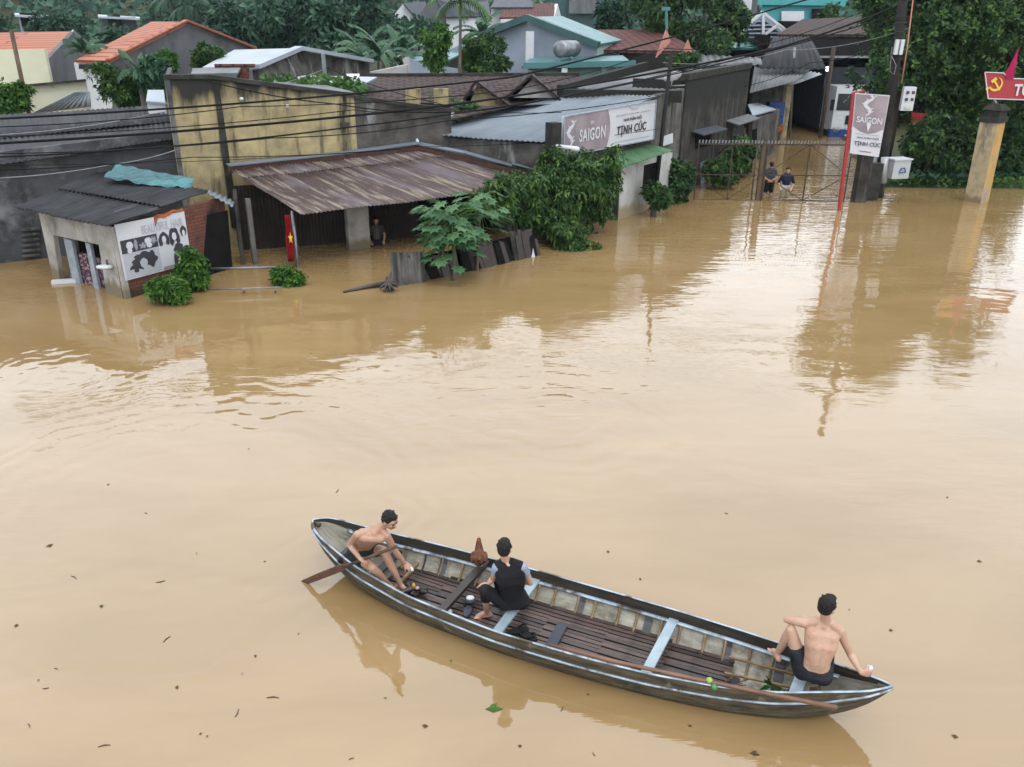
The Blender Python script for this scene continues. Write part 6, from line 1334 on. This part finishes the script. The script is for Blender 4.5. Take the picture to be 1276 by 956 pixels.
def hand(mb, wr, d, nrm_, k=1.0, curl=.5, thumb=1, spread=.06):
    """palm, four jointed fingers and a thumb; d = pointing direction, nrm_ = palm side"""
    d = Vec(d).normalized(); n = Vec(nrm_); n = (n - d * n.dot(d)).normalized(); s = d.cross(n).normalized() * thumb
    wr = Vec(wr)
    for j, (o, L1) in enumerate(((-.030, .070), (-.010, .076), (.011, .073), (.030, .064))):
        kn = wr + (d * L1 + s * -o) * k; mb.caps(wr + s * (-o * .55) * k, .015 * k, kn, .0125 * k, 8)
        dd = (d + s * (-o) * spread * 25).normalized(); p = kn
        for sg_, (ln, r) in enumerate(((.036, .0098), (.024, .0088), (.019, .008))):
            ln = ln * (1, 1.12, 1.05, .82)[j]; a = curl * (.55, 1.0, .8)[sg_]; dd = (dd * math.cos(a) + n * math.sin(a)).normalized(); nn = (n - dd * n.dot(dd)); q = p + dd * ln * k
            mb.caps(p, r * k, q, r * .92 * k, 8); p = q; n_ = nn
    b = wr + (d * .02 + s * .022) * k; t1 = b + (d * .032 + s * .034 + n * .014) * k; t2 = t1 + (d * .026 + s * .006 + n * .020) * k
    mb.caps(b, .014 * k, t1, .011 * k, 8).caps(t1, .011 * k, t2, .009 * k, 8)
def foot(mb, an, d, k=1.0, up=(0, 0, 1)):
    d = Vec(d).normalized(); u = Vec(up); s = d.cross(u).normalized()
    heel = an - d * .045 * k - u * .045 * k; mb.caps(an, .034 * k, heel, .03 * k, 10); mb.caps(heel, .03 * k, an + d * .10 * k - u * .052 * k, .027 * k, 10); mb.caps(an, .034 * k, an + d * .09 * k - u * .04 * k, .03 * k)
    for j in range(5):
        o = (-.032 + .016 * j); b = an + (d * .10 + s * o - u * .055) * k; mb.caps(b, .014 * k, b + d * (.05 - .006 * j) * k, (.013 if j == 0 else .009) * k, 7)
def torso(mb, J, k=1.0, back=None, inf=0.0, top=True, bumps=False):
    """trunk from hips to neck; back = offset that rounds the spine"""
    hl, hr, sl_, sr, nk = J['hipL'], J['hipR'], J['shL'], J['shR'], J['neck']; pe = (hl + hr) / 2; ch = (sl_ + sr) / 2; back = back or V3(0, 0, 0)
    m1_, m2_ = lerp(pe, ch, .36) + back * .8, lerp(pe, ch, .70) + back
    ax = (sr - sl_).normalized(); hx_ = (hr - hl).normalized()
    def row(c, a, hw, r): mb.caps(c - a * hw * k, (r + inf) * k, c + a * hw * k, (r + inf) * k, 14)
    rows = [(pe + V3(0, 0, .02), hx_, .080, .092), (lerp(pe, m1_, .6), hx_, .056, .083), (m1_, (hx_ + ax).normalized(), .046, .080), (lerp(m1_, m2_, .55), ax, .058, .083), (m2_, ax, .074, .086), (lerp(m2_, ch, .55) + back * .15, ax, .088, .076), (ch - V3(0, 0, .035), ax, .10, .058)]
    for a in rows: row(*a)
    bk_ = (nk - pe).cross(ax).normalized(); bk_ = bk_ if bk_.dot(back) > 0 or back.length == 0 else -bk_
    if bumps:
        for sd in (-1, 1):
            mb.caps(lerp(pe, m1_, .45) + hx_ * sd * .034 * k + bk_ * .026 * k, .056 * k, m1_ + ax * sd * .034 * k + bk_ * .034 * k, .06 * k); mb.caps(m1_ + ax * sd * .034 * k + bk_ * .034 * k, .06 * k, m2_ + ax * sd * .036 * k + bk_ * .04 * k, .06 * k); mb.caps(m2_ + ax * sd * .04 * k + bk_ * .038 * k, .06 * k, ch + ax * sd * .04 * k + bk_ * .01 * k, .05 * k)
            mb.ell(lerp(m2_, ch, .5) + ax * sd * .088 * k + bk_ * .055 * k, (.05 * k, .035 * k, .07 * k), Matrix((ax, bk_, ax.cross(bk_))).transposed())
    for (c0, a0, h0, r0_), (c1, a1, h1, r1) in zip(rows[:-1], rows[1:]):
        row(lerp(c0, c1, .5), (a0 + a1).normalized(), (h0 + h1) / 2, (r0_ + r1) / 2); row(lerp(c0, c1, .25), a0, h0 * .75 + h1 * .25, r0_ * .75 + r1 * .25); row(lerp(c0, c1, .75), a1, h0 * .25 + h1 * .75, r0_ * .25 + r1 * .75)
    if top:
        mb.caps(sl_, (.047 + inf) * k, lerp(sl_, nk, .6), (.045 + inf) * k); mb.caps(sr, (.047 + inf) * k, lerp(sr, nk, .6), (.045 + inf) * k)
        mb.caps(lerp(ch, nk, .3), (.06 + inf) * k, nk, (.045 + inf) * k)
def person(label, J, fh, sk, k=.93, back=None, hands=None, feet=None, vox=.0075, hk=1.0, sm=3, loc=None, bumps=False, group=None):
    mb = MB(); torso(mb, J, k, back, bumps=bumps); hc_ = J['head']; Fm = frame(fh); head(mb, hc_, Fm, k * hk); mb.caps(J['neck'] - V3(0, 0, .02), .052 * k, hc_ + Fm @ V3(0, -.02, -.05) * k, .048 * k)
    for S_ in 'LR':
        sh, el, ha = J['sh' + S_], J['el' + S_], J['ha' + S_]; mb.caps(sh, .050 * k, lerp(sh, el, .35), .046 * k).caps(lerp(sh, el, .35), .046 * k, el, .036 * k).caps(el, .037 * k, lerp(el, ha, .3), .038 * k).caps(lerp(el, ha, .3), .038 * k, ha, .023 * k)
        hp, kn, an = J['hip' + S_], J['kn' + S_], J['an' + S_]; mb.caps(hp, .085 * k, lerp(hp, kn, .5), .071 * k).caps(lerp(hp, kn, .5), .071 * k, kn, .052 * k).caps(kn, .052 * k, lerp(kn, an, .3), .054 * k).caps(lerp(kn, an, .3), .054 * k, lerp(kn, an, .6), .043 * k).caps(lerp(kn, an, .6), .043 * k, an, .031 * k)
        if hands and S_ in hands: hd = hands[S_]; hand(mb, ha, hd[0], hd[1], k, hd[2], hd[3])
        if feet and S_ in feet: foot(mb, an, feet[S_], k)
    o = fuse(mb, 'person', sk, None, vox, sm, label, loc=loc or (J['hipL'] + J['hipR']) / 2, cat='person', group=group)
    if hk: facebits(o, hc_, Fm, k * hk); hair(o, hc_, Fm, k * hk, vox=max(.006, vox * .8))
    return o
def shorts(root, J, m, k, t=.55, inf=.012, vox=.008, waist=.32, back=None, name='shorts', full=None):
    mb = MB(); hl, hr = J['hipL'], J['hipR']; pe = (hl + hr) / 2; ch = (J['shL'] + J['shR']) / 2; hx_ = (hr - hl).normalized(); back = back or V3(0, 0, 0)
    for t_, hw, r in ((0.04, .085, .095), (.12, .075, .092), (.2, .064, .089)):
        if t_ <= waist: c = lerp(pe, ch, t_) + back * t_ * 1.8; mb.caps(c - hx_ * hw * k, (r + inf) * k, c + hx_ * hw * k, (r + inf) * k, 14)
    for S_ in 'LR':
        hp, kn, an = J['hip' + S_], J['kn' + S_], J['an' + S_]; e = lerp(hp, kn, min(1, t)); mb.caps(hp, (.085 + inf) * k, e, (.085 - .033 * min(1, t) + inf * 1.5) * k, 14)
        if full: e2 = lerp(kn, an, full); mb.caps(kn, (.055 + inf) * k, e2, (.05 + inf) * k, 14)
    return fuse(mb, name, m, root, vox, 3)
def Jb(off, sc, **j): return {a: G(off[0] + v[0] / sc, off[1] + v[1] / sc, v[2]) for a, v in j.items()}
# --- paddler (left)
J = Jb((370, 620), 5.975, head=(690, 172, 1.09), neck=(618, 215, .985), shR=(452, 275, .93), shL=(668, 285, .90), elR=(392, 352, .69), haR=(492, 418, .62), elL=(735, 405, .63), haL=(805, 492, .42), hipR=(425, 425, .47), hipL=(545, 385, .47), knR=(560, 520, .50), anR=(690, 655, .14), knL=(645, 395, .64), anL=(775, 655, .16))
k = .92; fwd = (bd * .7 - bn_ * .5)
pad_a, pad_b = G(384, 724, .05), G(494, 681, 1.0)
d_pad = (pad_b - pad_a).normalized(); J['haR'] = lerp(pad_a, pad_b, .66) - d_pad.cross(bn_).normalized() * .02 + V3(-.045, -.02, .03)
pm = person('bare-chested man in black shorts leaning forward with a paddle at the boat\'s left end', J, bd * .95 - bn_ * .15 + V3(0, 0, -.35), sk_a, k, V3(0, 0, .03) - bd * .03,
    {'R': (V3(.75, .1, -.45), V3(-.2, .2, -1), 1.15, 1), 'L': (bd * .7 + V3(0, 0, -.5), V3(0, 0, -1) + bn_ * .5, .55, -1)}, {'R': bd * .8 - bn_ * .3, 'L': bd * .9 - bn_ * .2}, bumps=True)
shorts(pm, J, m_short, k, .5)
pd = thing('paddle', 'dark wooden paddle held by the crouching man, its blade in the water', 'paddle', pad_a)
MB().tube([lerp(pad_a, pad_b, .42), lerp(pad_a, pad_b, .8), pad_b], [.016, .018, .02], 8).build('shaft', M['wood'], pd, True)
s_ = d_pad.cross(V3(0, 0, 1)).normalized(); u_ = s_.cross(d_pad); pts = []
MB().poly([pad_a - d_pad * .12 + u_ * .03, pad_a - d_pad * .12 - u_ * .03, lerp(pad_a, pad_b, .1) - u_ * .038, lerp(pad_a, pad_b, .36) - u_ * .04, lerp(pad_a, pad_b, .5) - u_ * .014, lerp(pad_a, pad_b, .5) + u_ * .014, lerp(pad_a, pad_b, .36) + u_ * .04, lerp(pad_a, pad_b, .1) + u_ * .038], .02).build('blade', mat('paddle_wood', (.13, .055, .035), (.07, .03, .02), 5, rough=.5), pd)
tag(MB().caps(J['haL'] + bd * .07 + V3(.01, 0, -.04), .014, J['haL'] + bd * .08 + V3(.01, -.01, -.055), .018).build('cup', M['whitep'], smooth=True), 'small white cup in the left hand of the man with the paddle', 'cup')
tag(MB().caps(G(424, 698, .40), .035, G(436, 692, .46), .05).build('black_bag', M['black'], smooth=True), 'black bundle wedged behind the paddler on the near gunwale', 'bag')
# --- woman in black
J = Jb((540, 640), 5.975, head=(527, 262, 1.13), neck=(540, 345, .985), shL=(470, 400, .915), shR=(668, 398, .915), elL=(445, 485, .68), haL=(405, 530, .62), elR=(722, 515, .64), haR=(660, 575, .60), hipL=(535, 665, .36), hipR=(660, 655, .36), knL=(385, 570, .60), anL=(398, 735, .15), knR=(430, 560, .62), anR=(440, 675, .15))
J['haR'] = J['elR'] + V3(-.18, .13, -.03); J['knR'] = J['knL'] + V3(.14, .16, .01); J['anR'] = J['anL'] + V3(.16, .22, 0)
k = .90
pw = person('woman in black sleeveless top and trousers sitting on the middle thwart with her back turned', J, bn_ * .95 - bd * .35 + V3(0, 0, -.12), sk_b, k, V3(0, -.02, 0),
    {'L': (V3(-.6, .3, -.2), V3(0, 0, -1), .4, 1), 'R': (V3(-.8, .4, -.1), V3(0, 0, -1), .5, -1)}, {'L': V3(-.85, -.1, 0), 'R': V3(-.8, .1, 0)})
shorts(pw, J, m_vest, k, 1, .014, full=.35, name='trousers')
mb = MB(); torso(mb, J, k, V3(0, -.02, 0), .014, False)
for sh in ('shL', 'shR'): mb.caps(J[sh] + (J['neck'] - J[sh]) * .18, .060 * k, lerp(J[sh], J['neck'], .72) - V3(0, 0, .01), .062 * k)
mb.caps(lerp(J['shL'], J['neck'], .6) - V3(0, .012, .045), .07 * k, lerp(J['shR'], J['neck'], .6) - V3(0, .012, .045), .07 * k)
fuse(mb, 'top', m_vest, pw, .0075, 3)
for S_ in 'LR': fuse(MB().caps(lerp(J['sh' + S_], J['neck'], .05), .057 * k, lerp(J['sh' + S_], J['el' + S_], .34), .055 * k, 14), 'sleeve', m_sleeve, pw, .0075, 2)
for S_ in 'L':
    an = J['an' + S_]; d = V3(-.85, -.1, 0).normalized(); mb = MB(); c = an + d * .03 * k - V3(0, 0, .088) * k; pts = [c + d * math.cos(a) * .13 * k + d.cross(V3(0, 0, 1)) * math.sin(a) * .05 * k for a in [2 * math.pi * i / 14 for i in range(14)]]
    mb.poly(pts, .02, V3(0, 0, 1)); mb.tube([c + d * .05 + d.cross(V3(0, 0, 1)) * .045 + V3(0, 0, .01), c + d * .04 + V3(0, 0, .07), c + d * .05 - d.cross(V3(0, 0, 1)) * .045 + V3(0, 0, .01)], .012, 6)
    mb.build('sandal', mat('pink_sandal', (.5, .16, .13), rough=.6, bump=0), pw)
# --- man at the right end
J = Jb((920, 720), 5.31, head=(590, 190, 1.22), neck=(578, 275, 1.06), shL=(438, 300, .985), shR=(672, 350, .96), elL=(322, 277, .93), haL=(395, 310, .90), elR=(738, 500, .70), haR=(812, 628, .58), hipL=(425, 615, .46), hipR=(560, 650, .46), knL=(350, 345, .86), anL=(310, 480, .47), knR=(650, 520, .76), anR=(655, 600, .45))
J['haL'] = J['elL'] + V3(.19, .13, -.09); J['anL'] = J['knL'] + V3(-.04, .12, -.38); J['knR'] = J['hipR'] + V3(.12, .33, .27); J['anR'] = J['knR'] + V3(.03, .10, -.38)
k = .93
pr_ = person('bare-backed man in dark shorts seated at the right end of the boat, one knee raised', J, bn_ * .8 + bd * .45, sk_c, k, V3(-.0, -.045, 0),
    {'L': (V3(.8, .5, -.2), V3(0, 0, -1), .4, -1), 'R': (V3(.9, -.12, .0), V3(.15, 1, -.1), 1.0, 1)}, {'L': V3(-.1, .9, -.1), 'R': V3(.2, .9, -.1)}, bumps=True)
shorts(pr_, J, m_short, k, .48, .013, waist=.13)
c_ = J['haR'] + V3(.085, .028, -.055); tag(MB().tube([c_, c_ + V3(.0, .0, .10)], [.026, .027], 14).build('drink_can', M['prwhite'], smooth=True), 'white can in the right hand of the bare-backed man', 'can')

# --- waders
def wader(base, fwd, label, k, arms, sk, topm, botm, top, dz=.55, group=None):
    F = Vec((fwd[0], fwd[1], 0)).normalized(); Rr = F.cross(V3(0, 0, 1)); B = Vec(base) + V3(0, 0, -dz * k)
    at = lambda r, f, z: B + Rr * r * k + F * f * k + V3(0, 0, z * k)
    J = dict(head=at(0, .03, 1.60), neck=at(0, 0, 1.46), shL=at(-.17, 0, 1.39), shR=at(.17, 0, 1.39), hipL=at(-.085, 0, .90), hipR=at(.085, 0, .90), knL=at(-.11, .04, .5), anL=at(-.11, 0, .09), knR=at(.10, .02, .5), anR=at(.12, -.05, .09))
    for s_, sd in (('L', -1), ('R', 1)):
        e, h = arms[s_]; J['el' + s_] = at(e[0] * sd, e[1], e[2]); J['ha' + s_] = at(h[0] * sd, h[1], h[2])
    o = person(label, J, F + V3(0, 0, -.1), sk, k, None, {s_: ((J['ha' + s_] - J['el' + s_]), F, .3, 1) for s_ in 'LR'}, {'L': F, 'R': F}, .013, 1.0, 2, loc=base, group=group)
    shorts(o, J, botm, k, .72, .02, .014, waist=.2)
    mb = MB(); torso(mb, J, k, None, .018, True); 
    for s_ in 'LR': mb.caps(J['sh' + s_], .064 * k, lerp(J['sh' + s_], J['el' + s_], top), .056 * k, 14)
    fuse(mb, 'shirt', topm, o, .014, 2)
hang = {'L': ((.25, -.02, 1.12), (.20, .12, .98)), 'R': ((.25, -.02, 1.12), (.20, .12, .98))}
wader(G(957, 243), (.15, 1), 'man in grey shirt and dark shorts standing behind the gate, back turned', .98, {'L': ((.24, -.06, 1.12), (.03, -.13, 1.03)), 'R': ((.24, -.06, 1.12), (.03, -.13, 1.03))}, sk_a, mat('grey_shirt', (.07, .08, .10), (.04, .045, .06), 4, rough=.85), m_vest, .5, .45)
wader(G(977, 248), (-.15, -1), 'man in navy shirt and white shorts wading toward the gate', .96, {'L': ((.29, -.05, 1.12), (.22, .08, .96)), 'R': ((.29, -.05, 1.12), (.22, .08, .96))}, sk_b, m_navy, M['white_pl'], .95, .50)
wader(G(470, 305), (.3, -1), 'dim figure, pale shirt coloured dark as shade, bending in the shop under the rusty awning', .95, hang, sk_a, M['dark_conc'], m_vest, .5, .85)  # shirt given a dark material to imitate the shop's shade

# ============================================================ FLOATING BITS
rg = random.Random(33); bit = []
def debris(nm, m, kind):
    mb = MB()
    if kind == 0: leaf(mb, V3(-.05, 0, .006), V3(1, 0, 0), V3(0, 0, 1), .11, .05, .4, -.02); leaf(mb, V3(-.03, 0, .008), V3(.7, .6, 0), V3(0, 0, 1), .07, .03, .6, -.05)
    else: mb.tube([V3(-.06, 0, .004), V3(0, .012, .006), V3(.06, .0, .004)], [.004, .006, .003], 5)
    return mb.build(nm, m, loc=(0, 0, 0), solid=.002 if kind == 0 else 0)
l0_ = debris('floating_leaf', mat('dead_leaf', (.09, .075, .035), (.04, .035, .02), 20, rough=.6), 0); l1_ = debris('floating_twig', M['wooddk'], 1)
lg = tag(debris('floating_leaf', g_bush, 0), 'green leaf cluster afloat below the near side of the boat', 'leaf'); lg.location = G(615, 884, 0); lg.scale = (1.6, 1.6, 1)
spots = [(135, 604), (126, 756), (208, 797), (70, 834), (57, 858), (48, 848), (221, 857), (295, 889), (245, 690), (200, 725), (318, 818), (302, 840), (438, 946), (562, 824), (798, 722), (758, 688), (1058, 760), (62, 680), (250, 915), (258, 918), (733, 866), (700, 884), (648, 930), (860, 905), (1110, 786), (388, 408), (388, 441), (420, 612), (92, 720), (330, 700), (182, 640), (1190, 918), (530, 905), (480, 870), (740, 940), (940, 940), (1220, 700), (1180, 620), (905, 640), (36, 905), (130, 930), (372, 790), (20, 780), (310, 560)]
for i, (x, y) in enumerate(spots):
    src = l0_ if rg.random() < .6 else l1_; o = src if (i == 0 and src is l0_) else src.copy()
    if o.name not in COL.objects: link(o)
    o.location = G(x, y, 0); o.rotation_euler.z = rg.uniform(0, 6.28); q_ = rg.choice((.25, .3, .4, .5, .6, .85)); o.scale = (q_, q_, 1)
    if src is l0_: tag(o, 'small dead leaf floating alone on the open brown water', 'leaf', 'dead leaves on the water')
    else: tag(o, 'short dark twig floating alone on the open brown water', 'twig', 'twigs on the water')
if 'label' not in l0_: l0_.location = G(250, 760); tag(l0_, 'small dead leaf floating alone on the open brown water', 'leaf', 'dead leaves on the water')
if 'label' not in l1_: l1_.location = G(340, 870); tag(l1_, 'short dark twig floating alone on the open brown water', 'twig', 'twigs on the water')

# ============================================================ DAMP AIR
hz = MB(); hz.box((0, 190, 34.0), (900, 440, 76)); hz_o = hz.build('haze', None or bpy.data.materials.new('haze'), kind='stuff', loc=(0, 0, 0))
hm = hz_o.data.materials[0]; hm.use_nodes = True; ht = hm.node_tree; ht.nodes.remove(ht.nodes['Principled BSDF']); pv = ht.nodes.new('ShaderNodeVolumePrincipled')
pv.inputs['Color'].default_value = (.80, .90, 1.0, 1); pv.inputs['Density'].default_value = .00015; pv.inputs['Anisotropy'].default_value = .2; ht.links.new(pv.outputs[0], ht.nodes['Material Output'].inputs['Volume'])
